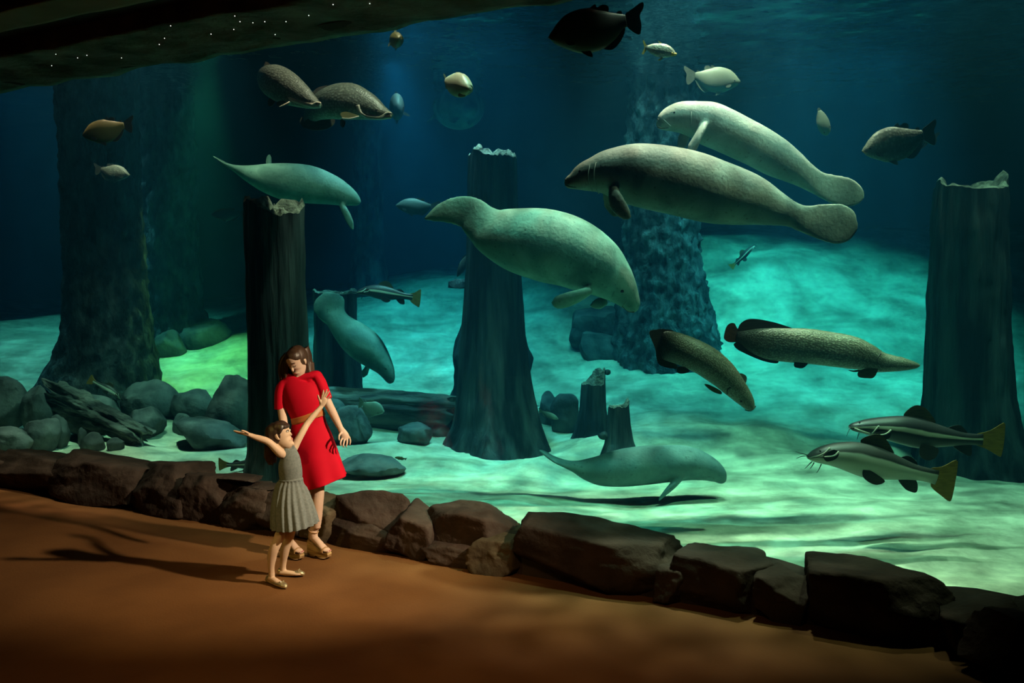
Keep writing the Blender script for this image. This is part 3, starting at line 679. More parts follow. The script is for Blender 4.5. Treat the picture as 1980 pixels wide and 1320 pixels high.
M['pacu_gold'] = fish_mat('pacu_gold', [(0, (.05, .05, .018)), (.4, (.085, .082, .025)), (1, (.07, .06, .018))], .5)
M['pacu_pale'] = fish_mat('pacu_pale', [(0, (.62, .62, .48)), (.4, (.52, .52, .38)), (1, (.30, .29, .16))], .4)
M['pacu_green'] = fish_mat('pacu_green', [(0, (.34, .38, .30)), (.5, (.22, .25, .20)), (1, (.16, .18, .14))], .45)
M['pacu_dim'] = fish_mat('pacu_dim', [(0, (.07, .09, .085)), (.5, (.045, .058, .055)), (1, (.035, .045, .04))], .6)  # dimness put into the colour so these fish stay faint under the lamps
M['dim_fin'] = fin_mat('dim_fin', (.02, .026, .024), (.04, .05, .045))  # fin colour darkened to match the dimmed fish
M['barb'] = fish_mat('barb_silver', [(0, (.30, .32, .26)), (.5, (.45, .46, .38)), (1, (.55, .55, .45))], .35, .2, (26, 12))
M['yellow_fin'] = fin_mat('yellow_fin', (.5, .33, .06), (.6, .42, .10))
M['pacu_fin'] = fin_mat('pacu_fin', (.012, .012, .01), (.025, .025, .02))
M['pale_fin'] = fin_mat('pale_fin', (.45, .43, .28), (.6, .58, .42))
M['green_fin'] = fin_mat('green_fin', (.10, .12, .09), (.16, .18, .14))

# ------------------------------------------------------------------ manatees
def manatee(label, Y, body, flippers=(), eyes=(), m='manatee', crease=(), vox=.016, hint=Vector((0, 0, 1)), folds=(), nostrils=()):
    s = Y / F; parts = [loft(pxst(body, Y), hint, 36, 7)[:2]]
    for fl_ in flippers: parts.append(loft(pxst(fl_, Y), Vector((.6, -.2, .8)) if len(fl_[0]) < 6 else hint, 18, 6)[:2])
    o = fuse('manatee', parts, vox, M[m], None, 4)
    tag(o, label, 'manatee', 'manatees swimming in the tank')
    for (px, py, dy, r) in eyes: ball('eye', pt(px, py, Y + dy * s), r * s, M['eye'], o)
    for cr in crease:
        v, f, _ = tube_data([pt(a, b, Y + d * s) for a, b, d in cr], 1.6 * s, .6 * s); mesh_obj('mouth', v, f, M['crease'], o)
    for cr in folds:
        v, f, _ = tube_data([pt(a, b, Y + d * s) for a, b, d in cr], 1.3 * s, .9 * s); mesh_obj('skin_fold', v, f, M[m], o)
    for (px, py, dy) in nostrils: ball('nostril', pt(px, py, Y + dy * s), 1.5 * s, M['crease'], o)
    return o
manatee('largest manatee, grey and plump, swimming left in the upper right', 8.2,
    [(1091, 352, 4, 6), (1096, 352, 11, 13), (1106, 351, 15, 19), (1125, 344, 26, 26), (1147, 338, 33, 35), (1180, 334, 46, 46), (1234, 338, 60, 58), (1318, 353, 64, 62), (1383, 371, 61, 57), (1448, 386, 50, 44), (1496, 402, 35, 26), (1530, 414, 25, 15), (1555, 423, 27, 8), (1590, 429, 37, 5), (1622, 433, 42, 4.5), (1645, 435, 33, 4), (1655, 436, 18, 3.5), (1660, 436, 3, 2)],
    [[(1185, 362, 10, 7, -38), (1189, 382, 15, 7, -50), (1199, 402, 16, 6, -56), (1212, 417, 11, 4, -58), (1219, 423, 3, 2, -58)], [(1175, 365, 10, 7, 36), (1180, 392, 14, 6, 50), (1190, 412, 10, 4, 56), (1196, 418, 3, 2, 56)]],
    [(1121, 331, -22, 2.6)], 'manatee', [[(1093, 357, -10), (1103, 361, -17), (1114, 362, -21)]],
    folds=[[(1149, 306, -6), (1141, 318, -26), (1137, 338, -33), (1140, 358, -24), (1146, 370, -8)], [(1162, 299, -8), (1152, 316, -32), (1148, 338, -38), (1152, 362, -26), (1158, 374, -8)]], nostrils=[(1093, 347, -8)])
manatee('pale manatee arching behind and above the largest one', 9.1,
    [(1269, 238, 4, 6), (1274, 238, 12, 14), (1283, 235, 18, 20), (1298, 230, 25, 25), (1318, 227, 30, 30), (1341, 230, 34, 34), (1368, 238, 41, 40), (1399, 251, 41, 42), (1430, 266, 40, 41), (1464, 283, 39, 38), (1500, 304, 37, 33), (1530, 322, 31, 26), (1555, 338, 25, 18), (1580, 353, 23, 9), (1605, 363, 27, 5), (1635, 372, 30, 4.5), (1655, 377, 23, 4), (1667, 380, 13, 3.5), (1672, 381, 2, 2)],
    [[(1362, 240, 10, 7, -32), (1354, 256, 14, 7, -44), (1344, 274, 15, 6, -50), (1337, 290, 11, 4, -52), (1333, 299, 3, 2, -52)], [(1330, 248, 9, 7, 24), (1322, 268, 12, 6, 30), (1318, 286, 8, 4, 32), (1317, 292, 2, 2, 32)]],
    [(1304, 218, -23, 2.6)], 'manatee_pale', [[(1272, 245, -11), (1281, 248, -17), (1293, 247, -22)]],
    folds=[[(1340, 197, -6), (1337, 212, -28), (1336, 232, -33), (1338, 252, -24)], [(1278, 226, -13), (1288, 236, -21), (1297, 244, -23)]], nostrils=[(1272, 231, -8)])
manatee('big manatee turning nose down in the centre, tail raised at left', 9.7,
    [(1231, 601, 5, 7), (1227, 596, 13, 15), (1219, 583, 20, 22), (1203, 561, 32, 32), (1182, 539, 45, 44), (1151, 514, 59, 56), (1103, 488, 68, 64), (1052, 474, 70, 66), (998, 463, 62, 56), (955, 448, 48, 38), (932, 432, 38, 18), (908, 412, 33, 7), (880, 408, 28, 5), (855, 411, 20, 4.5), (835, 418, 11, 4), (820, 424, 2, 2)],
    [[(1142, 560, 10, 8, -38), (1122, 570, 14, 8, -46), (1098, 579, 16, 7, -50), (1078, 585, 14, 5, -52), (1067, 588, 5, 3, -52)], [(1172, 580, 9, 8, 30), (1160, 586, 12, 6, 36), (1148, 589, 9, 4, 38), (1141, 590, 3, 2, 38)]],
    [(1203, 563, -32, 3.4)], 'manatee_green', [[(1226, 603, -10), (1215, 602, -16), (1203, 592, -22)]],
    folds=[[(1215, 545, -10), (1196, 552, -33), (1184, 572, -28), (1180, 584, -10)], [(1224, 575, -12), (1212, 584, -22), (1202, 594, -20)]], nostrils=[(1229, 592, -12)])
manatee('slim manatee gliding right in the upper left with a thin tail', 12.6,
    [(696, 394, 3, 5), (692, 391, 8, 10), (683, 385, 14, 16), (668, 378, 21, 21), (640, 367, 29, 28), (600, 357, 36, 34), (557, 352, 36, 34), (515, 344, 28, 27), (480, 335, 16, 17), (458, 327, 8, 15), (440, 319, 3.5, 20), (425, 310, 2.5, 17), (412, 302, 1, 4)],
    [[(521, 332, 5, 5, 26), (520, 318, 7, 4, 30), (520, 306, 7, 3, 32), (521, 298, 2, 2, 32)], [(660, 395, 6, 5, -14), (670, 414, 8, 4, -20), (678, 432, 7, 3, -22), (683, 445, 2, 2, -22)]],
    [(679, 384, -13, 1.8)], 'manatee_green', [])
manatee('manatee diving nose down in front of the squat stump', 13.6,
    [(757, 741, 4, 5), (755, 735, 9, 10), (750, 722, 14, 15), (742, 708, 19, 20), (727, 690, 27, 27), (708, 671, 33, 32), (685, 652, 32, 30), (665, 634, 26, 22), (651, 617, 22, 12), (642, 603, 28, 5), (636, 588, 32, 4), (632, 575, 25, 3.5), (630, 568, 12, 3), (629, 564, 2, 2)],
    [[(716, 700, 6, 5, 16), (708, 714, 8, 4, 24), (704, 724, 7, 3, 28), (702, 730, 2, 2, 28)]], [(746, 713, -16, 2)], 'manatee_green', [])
manatee('bluish manatee hovering just above the sand over its own shadow', 9.72,
    [(1400, 932, 5, 7), (1396, 927, 11, 13), (1388, 917, 18, 19), (1372, 907, 24, 26), (1352, 900, 29, 32), (1325, 895, 34, 38), (1290, 896, 36, 41), (1250, 899, 38, 42), (1205, 904, 37, 38), (1165, 909, 31, 30), (1135, 907, 22, 20), (1112, 902, 12, 18), (1094, 897, 7, 26), (1072, 888, 4, 32), (1053, 876, 3, 24), (1041, 869, 1.5, 6)],
    [[(1316, 922, 8, 7, -26), (1303, 936, 10, 7, -34), (1288, 951, 10, 5, -38), (1277, 963, 6, 3, -40), (1273, 968, 2, 2, -40)]], [(1380, 908, -19, 2.2)], 'manatee_blue', [])
manatee('dim manatee far back facing the viewer under the pale golden fish', 16.2,
    [(910, 218, 4, 6, -76), (909, 215, 12, 12, -72), (905, 210, 20, 21, -56), (894, 206, 38, 40, -30), (887, 209, 41, 49, 10), (885, 209, 36, 46, 60), (884, 206, 20, 26, 110), (884, 204, 6, 22, 150), (884, 202, 3, 4, 190)],
    [[(868, 220, 8, 6, -30), (876, 228, 10, 5, -44), (880, 236, 7, 3, -52), (881, 241, 2, 2, -54)], [(922, 222, 8, 6, -30), (914, 232, 10, 5, -40), (908, 240, 7, 3, -46), (905, 244, 2, 2, -48)], [(848, 220, 5, 5, 0), (836, 228, 5, 3, 0), (824, 237, 2, 2, 0)]], [], 'manatee', [], .03)

# ------------------------------------------------------------------ fish
def fish(name, label, cat, Y, body, m, fins=(), eye=None, group=None, side=.5, hint=Vector((0, 0, 1)), barbels=(), extras=()):
    st = [(r[0], r[1], r[2], (r[3] if len(r) > 3 and r[3] is not None else r[2] * side), (r[4] if len(r) > 4 else 0)) for r in body]
    c = pt(*[sum(r[i] for r in st) / len(st) for i in (0, 1)], Y)
    root = empty(name, c, label, cat, group)
    v, f, uv = loft(pxst(st, Y), hint, 24, 5); mesh_obj('body', v, f, M[m], root, True, uv)
    s = Y / F
    for fd in fins:
        nm, poly, fm = fd[0], fd[1], fd[2]; dy = fd[3] if len(fd) > 3 else 0
        fin(nm, poly, Y, M[fm], root, dy, max(.006, 1.6 * s))
    if eye:
        for e in (eye if isinstance(eye, list) else [eye]):
            ball('eye', pt(e[0], e[1], Y + e[2] * s), e[3] * s, M['eye'], root, 2)
    for bb in barbels:
        v, f, _ = tube_data([pt(a, b, Y + d * s) for a, b, d in bb], 1.1 * s, .35 * s, 6, 4); mesh_obj('barbel', v, f, M['cat_fin'], root)
    for (nm, pts, r0, r1, fm) in extras:
        v, f, uv = tube_data([pt(a, b, Y + d * s) for a, b, d in pts], r0 * s, r1 * s, 10, 5); mesh_obj(nm, v, f, M[fm], root, True, uv)
    return root
G_A = 'arapaima in the tank'
fish('arapaima', 'long scaly arapaima swimming right with blackish tail and pointed snout', 'fish', 8.3,
    [(1777, 706, 2.5, 5), (1768, 706, 7, 8), (1745, 704, 13, 13), (1720, 702, 17, 16), (1699, 699, 21, 19), (1675, 690, 27, 22), (1644, 681, 32, 24), (1600, 674, 33.5, 25), (1560, 669, 34, 24), (1523, 667, 33, 20), (1487, 664, 31, 15), (1458, 658, 24, 10), (1437, 652, 14, 6), (1424, 650, 9, 3)], 'arap',
    [('dorsal_fin', [(1429, 645), (1430, 628), (1443, 618), (1462, 616.5), (1493, 622), (1517, 629), (1532, 636), (1505, 643), (1460, 648)], 'arap_fin'),
     ('anal_fin', [(1419, 664), (1424, 674), (1440, 683), (1458, 691), (1480, 699), (1503, 702), (1500, 692), (1462, 672), (1435, 660)], 'arap_fin'),
     ('tail_fin', [(1434, 642), (1425, 634), (1420, 625), (1411, 625), (1404, 633), (1401, 645), (1400, 654), (1408, 661), (1424, 661), (1434, 657)], 'arap_red'),
     ('pelvic_fin', [(1538, 698), (1535, 707), (1541, 711), (1553, 711), (1562, 702), (1552, 697)], 'arap_fin', -6),
     ('pectoral_fin', [(1697, 712), (1690, 729), (1676, 731), (1660, 728), (1660, 718), (1678, 711)], 'arap_pect', -14),
     ('pectoral_fin', [(1664, 714), (1650, 716), (1640, 715), (1650, 719), (1664, 718)], 'arap_fin', 12)], (1760, 703, -8, 2), G_A,
    extras=[('mouth', [(1776, 708, -3), (1762, 710, -8), (1740, 709, -13)], .8, .5, 'crease'), ('gill_cover', [(1703, 683, -15), (1696, 695, -20), (1700, 712, -15)], 1.6, 1.0, 'crease')])
fish('arapaima', 'arapaima curving nose down to the right beside the massive tree', 'fish', 8.1,
    [(1456, 790, 5, 7), (1450, 784, 11, 11), (1438, 768, 17, 17), (1418, 745, 23, 22), (1394, 720, 28, 26), (1365, 698, 30, 27), (1336, 683, 30, 25), (1310, 673, 30, 20, 6), (1290, 668, 29, 12, 12), (1278, 666, 25, 6, 18)], 'arap',
    [('tail_fin', [(1255, 643), (1268, 637), (1284, 636), (1304, 641), (1299, 665), (1296, 692), (1313, 711), (1292, 711), (1272, 702), (1267, 674)], 'arap_fin', 14),
     ('pelvic_fin', [(1309, 712), (1316, 708), (1328, 711), (1332, 718), (1322, 722), (1311, 721)], 'arap_fin', -4),
     ('pectoral_fin', [(1362, 743), (1372, 744), (1393, 755), (1394, 762), (1376, 756)], 'arap_pect', -14),
     ('pectoral_fin', [(1430, 722), (1440, 724), (1444, 731), (1441, 741), (1434, 736)], 'green_fin', 16)], [(1433, 776, -15, 2.2), (1449, 768, -4, 1.8)], G_A,
    extras=[('mouth', [(1461, 785, -4), (1452, 794, -8), (1440, 792, -10)], 1.2, .8, 'crease'), ('gill_cover', [(1424, 742, -18), (1408, 752, -20), (1406, 762, -12)], 1.8, 1.0, 'crease')])
fish('arapaima', 'dark humped arapaima with pinkish white jaw at the top left', 'fish', 9.9,
    [(618, 203, 5, 8, -40), (611, 201, 9, 10, -36), (597, 194, 16, 15, -26), (579, 183, 24, 20, -10), (558, 171, 31, 24, 8), (538, 161, 34, 25, 34), (522, 155, 30, 22, 64), (511, 150, 21, 15, 90), (506, 146, 10, 6, 110)], 'arap_head',
    [('dorsal_fin', [(510, 140), (512, 122), (518, 120), (522, 128), (516, 142)], 'arap_fin', 95),
     ('pelvic_fin', [(520, 190), (518, 202), (524, 206), (532, 198), (530, 190)], 'arap_fin', 40),
     ('pectoral_fin', [(538, 196), (536, 204), (550, 205), (562, 199), (556, 194)], 'arap_fin', -6)], (600, 195, -42, 2), G_A,
    extras=[('jaw', [(619, 203.5, -42), (606, 203, -40), (590, 199, -33), (574, 194, -23), (561, 187, -14), (557, 176, -12)], 5.5, 6.5, 'jaw'), ('pectoral_ray', [(560, 197, -26), (548, 203, -30), (540, 206, -32)], 1.6, .6, 'jaw'), ('upper_lip', [(620, 200, -46), (612, 198, -46), (602, 203, -46)], 2.2, 1.4, 'jaw')])
fish('arapaima', 'greenish grey arapaima facing right, snout nearest the dim round fish', 'fish', 10.2,
    [(756, 222, 4.5, 7, -30), (749, 221, 9, 10, -26), (736, 217, 15, 15, -20), (719, 209, 23, 20, -10), (700, 202, 29.5, 24, 0), (675, 196, 35, 26, 12), (646, 197, 33, 25, 34), (620, 205, 27, 20, 62), (602, 218, 20, 13, 90), (592, 230, 13, 6, 112)], 'arap_head',
    [('dorsal_fin', [(604, 196), (606, 178), (618, 168), (636, 166), (632, 180), (618, 196)], 'arap_fin', 66),
     ('anal_fin', [(588, 236), (592, 248), (612, 252), (636, 248), (648, 236), (640, 226), (606, 226)], 'arap_fin', 80),
     ('tail_fin', [(594, 222), (584, 226), (580, 236), (588, 248), (600, 244), (606, 232)], 'arap_fin', 110),
     ('pelvic_fin', [(660, 230), (658, 242), (664, 246), (668, 236)], 'arap_fin', 6),
     ('pectoral_fin', [(658, 220), (670, 216), (690, 222), (694, 226), (668, 230)], 'arap_pect', -24)], (727, 213, -34, 2.2), G_A,
    extras=[('jaw', [(756, 224, -32), (744, 226, -30), (728, 227, -27), (710, 224, -21), (697, 216, -20), (692, 203, -22)], 5.0, 4.2, 'jaw'), ('upper_lip', [(757, 219, -36), (748, 218, -36), (735, 226, -36)], 2.0, 1.0, 'jaw'), ('pectoral_ray', [(694, 225, -28), (676, 229, -30), (660, 228, -32)], 1.4, .6, 'jaw')])

def sim(pts, p0, p1, q0, q1, flip=False):
    """similarity taking photo points p0->q0, p1->q1 (mirrored when flip)."""
    a = complex(*p0); b = complex(*p1); c = complex(*q0); d = complex(*q1)
    if flip: k = (d - c) / (b - a).conjugate()
    else: k = (d - c) / (b - a)
    out = []
    for p in pts:
        z = complex(p[0], p[1]) - a; z = c + k * (z.conjugate() if flip else z); out.append((z.real, z.imag) + tuple(p[2:]))
    return out, abs(k)
CAT = dict(p0=(1562, 884), p1=(1842, 928),
    body=[(1562, 884, 3, 8), (1568, 883, 8, 14), (1580, 881, 14, 20), (1600, 879, 20, 25), (1625, 880, 26, 27), (1650, 884, 31, 27), (1680, 892, 33, 25), (1710, 899, 29, 20), (1740, 906, 22, 15), (1770, 913, 15.5, 11), (1797, 919, 14, 7), (1812, 923, 15, 3)],
    fins=[('tail_fin', [(1798, 906), (1822, 902), (1849, 889), (1851, 905), (1847, 930), (1842, 957), (1836, 969), (1820, 958), (1800, 940), (1803, 923)], 'cat_tail'),
          ('dorsal_fin', [(1664, 855), (1674, 844), (1700, 839), (1714, 850), (1724, 866), (1728, 877), (1713, 879), (1690, 872)], 'cat_dorsal'),
          ('adipose_fin', [(1736, 888), (1753, 881), (1766, 886), (1775, 899), (1770, 906), (1748, 898)], 'cat_fin'),
          ('anal_fin', [(1737, 924), (1748, 943), (1760, 950), (1772, 951), (1774, 936), (1766, 924)], 'cat_fin'),
          ('pelvic_fin', [(1672, 905), (1668, 920), (1680, 932), (1696, 937), (1711, 930), (1696, 917)], 'cat_fin', -22),
          ('pectoral_fin', [(1592, 880), (1604, 872), (1614, 869), (1622, 876), (1616, 887), (1598, 892)], 'cat_fin', -27)],
    eye=(1586, 872, -18, 2), barbels=[[(1563, 880, -4), (1552, 877, -8), (1538, 873, -14)], [(1570, 892, -8), (1563, 899, -12), (1556, 906, -14)], [(1574, 894, -6), (1570, 901, -10), (1566, 906, -12)], [(1588, 897, -10), (1584, 906, -12), (1579, 914, -12)], [(1563, 881, 4), (1550, 882, 16), (1540, 886, 26)]],
    extras=[('pectoral_spine', [(1622, 873, -28), (1612, 881, -30), (1594, 883, -30)], 2.0, 1.0, 'pale_stripe'), ('cheek_band', [(1605, 866, -24), (1594, 876, -25), (1580, 882, -22)], 2.2, 1.2, 'pale_stripe')])
CATD = dict(p0=(1643, 825), p1=(1938, 850),
    body=[(1643, 825, 3, 7), (1648, 825, 7, 11), (1660, 825, 11, 16), (1680, 825, 16, 20), (1710, 827, 22, 23), (1745, 831, 28, 24), (1780, 838, 29, 21), (1815, 843, 22, 16), (1850, 847, 15, 11), (1880, 849, 11, 7), (1900, 850, 12, 3)],
    fins=[('tail_fin', [(1886, 840), (1915, 832), (1941, 817), (1943, 830), (1941, 855), (1936, 880), (1930, 881), (1908, 868), (1886, 859), (1890, 850)], 'cat_tail'),
          ('dorsal_fin', [(1748, 806), (1758, 790), (1773, 783), (1790, 789), (1800, 801), (1808, 813), (1806, 823), (1785, 818)], 'cat_dorsal'),
          ('adipose_fin', [(1830, 829), (1853, 821), (1864, 828), (1871, 839), (1850, 840)], 'cat_fin'),
          ('pelvic_fin', [(1782, 860), (1778, 880), (1794, 890), (1810, 883), (1813, 866)], 'cat_fin', -18),
          ('anal_fin', [(1842, 860), (1858, 874), (1877, 881), (1878, 863), (1868, 855)], 'cat_fin'),
          ('pectoral_fin', [(1692, 838), (1706, 834), (1722, 836), (1718, 848), (1700, 848)], 'cat_fin', -24)],
    eye=(1662, 817, -14, 1.8), barbels=[[(1644, 827, -4), (1640, 835, -8), (1637, 843, -10)], [(1661, 837, -8), (1659, 843, -10), (1657, 850, -12)]],
    extras=[('pectoral_spine', [(1723, 831, -25), (1712, 839, -26), (1690, 841, -24)], 1.8, 1.0, 'pale_stripe'), ('cheek_band', [(1700, 823, -22), (1692, 832, -22), (1686, 838, -20)], 1.8, 1.0, 'pale_stripe'), ('cheek_band', [(1652, 828, -13), (1666, 833, -17), (1682, 838, -18)], 1.6, 1.6, 'pale_stripe')])
def catfish(label, Y, T, q0=None, q1=None, flip=False, m='cat_low', small=False):
    if q0 is None: q0, q1 = T['p0'], T['p1']
    g_ = lambda pts: sim(pts, T['p0'], T['p1'], q0, q1, flip)
    k = g_(T['body'])[1]
    body = [(r[0], r[1], r[2] * k, r[3] * k) for r in g_(T['body'])[0]]
    fins = [(f_[0], g_(f_[1])[0], f_[2]) + ((f_[3] * k,) if len(f_) > 3 else ()) for f_ in T['fins']]
    e = g_([T['eye']])[0][0]; eye = (e[0], e[1], e[2] * k, e[3] * k)
    sc = lambda L_: [(a, b, c * k) for a, b, c in g_(L_)[0]]
    bar = [sc(b_) for b_ in T['barbels']]; ex = [(n_, sc(p_), r0 * k, r1 * k, mm) for n_, p_, r0, r1, mm in T['extras']]
    return fish('catfish', label, 'fish', Y, body, m, fins, eye, 'redtail catfish in the tank', .7, Vector((0, 0, 1)), bar, ex)
catfish('pale bellied catfish with yellow tail, front one of the pair at lower right', 7.5, CAT)
catfish('dark catfish with a cream side stripe, rear one of the pair at lower right', 7.9, CATD, m='cat_dark')
catfish('green catfish with long whiskers swimming left beside the squat stump', 13.0, CAT, (690, 566), (811, 576), m='cat_dark')
catfish('small yellowish catfish resting head down on the rocks at far left', 13.0, CAT, (234, 771), (173, 733), True)
catfish('catfish half hidden behind the tall dark trunk post, tail showing', 11.0, CATD, (536, 896), (424, 897), True, m='cat_dark')
catfish('small distant catfish swimming up to the right above the bright sand bank', 15.0, CATD, (1460, 474), (1413, 516), True, m='cat_dark')

PAC = dict(p0=(1062, 72), p1=(1240, 36),
    body=[(1062, 72, 2.5, 4), (1067, 71, 9, 8), (1075, 70, 17, 12), (1088, 67, 27, 15), (1106, 63, 37, 17), (1130, 60, 42, 17), (1155, 57, 39, 14), (1178, 50, 29, 10), (1197, 43, 17, 6), (1211, 40, 11, 3)],
    fins=[('tail_fin', [(1207, 30), (1224, 16), (1242, 4), (1244, 15), (1237, 30), (1240, 46), (1238, 65), (1229, 65), (1212, 51)], 'pacu_fin'),
          ('dorsal_fin', [(1134, 22), (1142, 14), (1151, 8), (1154, 15), (1165, 9), (1176, 13), (1174, 26), (1155, 28)], 'pacu_fin'),
          ('adipose_fin', [(1191, 29), (1195, 22), (1202, 22), (1201, 30)], 'pacu_fin'),
          ('anal_fin', [(1166, 92), (1180, 97), (1192, 90), (1204, 73), (1209, 52), (1196, 56), (1178, 76)], 'pacu_fin'),
          ('pelvic_fin', [(1124, 99), (1134, 107), (1146, 110), (1141, 98)], 'pacu_fin', -5),
          ('pectoral_fin', [(1092, 80), (1104, 78), (1112, 86), (1100, 88)], 'pacu_fin', -17)],
    eye=(1080, 67, -13, 2.2), extras=[('mouth', [(1061, 71, -2), (1066, 76, -6), (1072, 78, -9)], 1.6, .8, 'pacu_gold')])
def pacu(label, Y, q0=None, q1=None, flip=False, m='pacu_dark', fm='pacu_fin', name='pacu', deep=1.0, group='pacu and other round fish'):
    T = PAC
    if q0 is None: q0, q1 = T['p0'], T['p1']
    g_ = lambda pts: sim(pts, T['p0'], T['p1'], q0, q1, flip)
    def dp(pts):     # slimmer or deeper fish about the long axis
        if deep == 1.0: return pts
        a = complex(*T['p0']); b = complex(*T['p1']); u = (b - a) / abs(b - a); out = []
        for p in pts:
            z = (complex(p[0], p[1]) - a) / u; z = a + u * complex(z.real, z.imag * deep); out.append((z.real, z.imag) + tuple(p[2:]))
        return out
    bb, k = g_(dp(T['body'])); body = [(r[0], r[1], r[2] * k * deep, r[3] * k) for r in bb]
    fins = [(f_[0], g_(dp(f_[1]))[0], fm) + ((f_[3] * k,) if len(f_) > 3 else ()) for f_ in T['fins']]
    e = g_(dp([T['eye']]))[0][0]
    ex = [(n_, [(a, b, c * k) for a, b, c in g_(dp(p_))[0]], r0 * k, r1 * k, mm) for n_, p_, r0, r1, mm in T['extras']]
    return fish(name, label, 'fish', Y, body, m, fins, (e[0], e[1], e[2] * k, e[3] * k), group, .45, Vector((0, 0, 1)), (), ex)
pacu('big black pacu with ragged fins swimming left at the top edge', 8.0)
pacu('grey scaled pacu swimming left above the hollow trunk at right', 9.4, (1668, 292), (1808, 256), m='pacu_grey')
pacu('shadowy pacu just behind the grey scaled one at right', 11.5, (1722, 272), (1812, 268), m='pacu_dark', deep=.8)
pacu('olive gold pacu in the dark at far left, swimming left', 10.9, (160, 262), (256, 240), m='pacu_gold')
pacu('pale green fish just below the olive gold pacu', 12.5, (250, 338), (184, 327), True, m='pacu_grey', fm='dim_fin', name='round_fish')
pacu('bright green backed pacu swimming right beside the massive tree', 11.0, (1431, 158), (1326, 146), True, m='pacu_green', fm='green_fin')
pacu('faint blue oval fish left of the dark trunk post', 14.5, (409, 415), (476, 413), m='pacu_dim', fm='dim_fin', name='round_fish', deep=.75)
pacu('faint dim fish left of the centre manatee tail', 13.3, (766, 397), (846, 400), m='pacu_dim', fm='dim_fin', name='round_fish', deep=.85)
pacu('roundish pale fish floating in front of the ridged log', 12.2, (743, 796), (694, 778), True, m='pacu_green', fm='green_fin', name='round_fish', deep=1.15)
pacu('small bluish fish beside the foot of the centre trunk', 12.6, (1080, 810), (1042, 793), True, m='pacu_green', fm='green_fin', name='round_fish', deep=.6)
pacu('tiny bright green fish low beside the dark catfish tail', 10.8, (1879, 887), (1917, 890), m='pacu_green', fm='green_fin', name='round_fish', deep=.9)
pacu('tiny olive fish on the sand right of the green patch', 10.6, (763, 884), (786, 887), m='pacu_gold', fm='green_fin', name='round_fish', deep=.6)
pacu('dark fish nosing down beside the centre trunk', 13.2, (884, 535), (912, 482), True, m='pacu_dark', name='round_fish', deep=.55)
fish('pacu', 'brightly lit pale golden fish facing right near the top centre', 'fish', 9.0,
    [(911, 172, 3, 6, -34), (908, 172, 8, 9, -32), (902, 170, 14, 13, -24), (893, 166, 22, 16, -8), (881, 163, 22, 15, 14), (869, 159, 13, 9, 34), (863, 156, 6, 4, 46)], 'pacu_pale',
    [('tail_fin', [(864, 152), (860, 144), (857, 143), (860, 152), (862, 160), (862, 172), (865, 170), (866, 160)], 'pale_fin', 46),
     ('dorsal_fin', [(878, 148), (880, 140), (888, 139), (892, 145), (886, 150)], 'pale_fin', 4),
     ('pectoral_fin', [(888, 180), (886, 186), (894, 188), (900, 186), (898, 180)], 'pale_fin', -22)], (901, 169, -35, 2), 'pacu and other round fish',
    extras=[('mouth', [(911, 174, -38), (904, 174, -36), (897, 172, -32)], 1.4, .8, 'pacu_gold')])
fish('pacu', 'small dusky fish head on just under the rock soffit', 'fish', 9.6,
    [(775, 76, 3, 5, -26), (773, 76, 8, 8, -24), (769, 77, 13, 11, -14), (765, 77, 15, 12, 4), (763, 74, 10, 7, 24), (763, 70, 5, 3, 36)], 'pacu_gold',
    [('tail_fin', [(762, 66), (764, 54), (767, 58), (766, 68)], 'green_fin', 36), ('anal_fin', [(763, 88), (765, 98), (768, 90)], 'green_fin', 4), ('pectoral_fin', [(753, 82), (750, 90), (754, 88), (757, 82)], 'green_fin', -8)], (771, 72, -22, 1.4), 'pacu and other round fish')
fish('barb', 'small silver barb with yellow tail and face below the black pacu', 'fish', 8.6,
    [(1307, 105, 1.5, 2), (1303, 104, 5, 4), (1297, 102, 9, 5), (1287, 99, 12.5, 6), (1274, 97, 13, 6), (1262, 94.5, 10, 4.5), (1253, 93, 5.5, 3), (1247, 93, 3.5, 1)], 'barb',
    [('tail_fin', [(1254, 90), (1249, 86), (1245, 78), (1243, 80), (1246, 92), (1241, 103), (1244, 105), (1250, 98), (1254, 96)], 'yellow_fin'),
     ('dorsal_fin', [(1282, 88), (1278, 82), (1272, 79), (1275, 83), (1276, 88)], 'yellow_fin'), ('pelvic_fin', [(1280, 110), (1276, 113), (1272, 116), (1276, 117), (1281, 113)], 'yellow_fin', -2)], (1302, 102, -5, 1.6), 'pacu and other round fish',
    extras=[('face', [(1307, 105, -1), (1302, 105, -3), (1298, 104, -3.5)], 2.5, 4.0, 'yellow_fin')])
fish('round_fish', 'small blue grey fish tilted upright right of the pale manatee', 'fish', 10.5,
    [(1584, 214, 3, 2), (1587, 222, 8, 5), (1591, 236, 12, 8), (1595, 249, 11, 8), (1597, 257, 8, 5), (1598, 262, 2, 2)], 'pacu_green',
    [('pectoral_fin', [(1600, 243), (1604, 243), (1606, 246), (1601, 248)], 'green_fin', -6), ('tail_fin', [(1580, 212), (1584, 208), (1588, 214), (1585, 220)], 'green_fin', 6)], (1594, 256, -8, 1.2), 'pacu and other round fish', hint=Vector((1, 0, .3)))
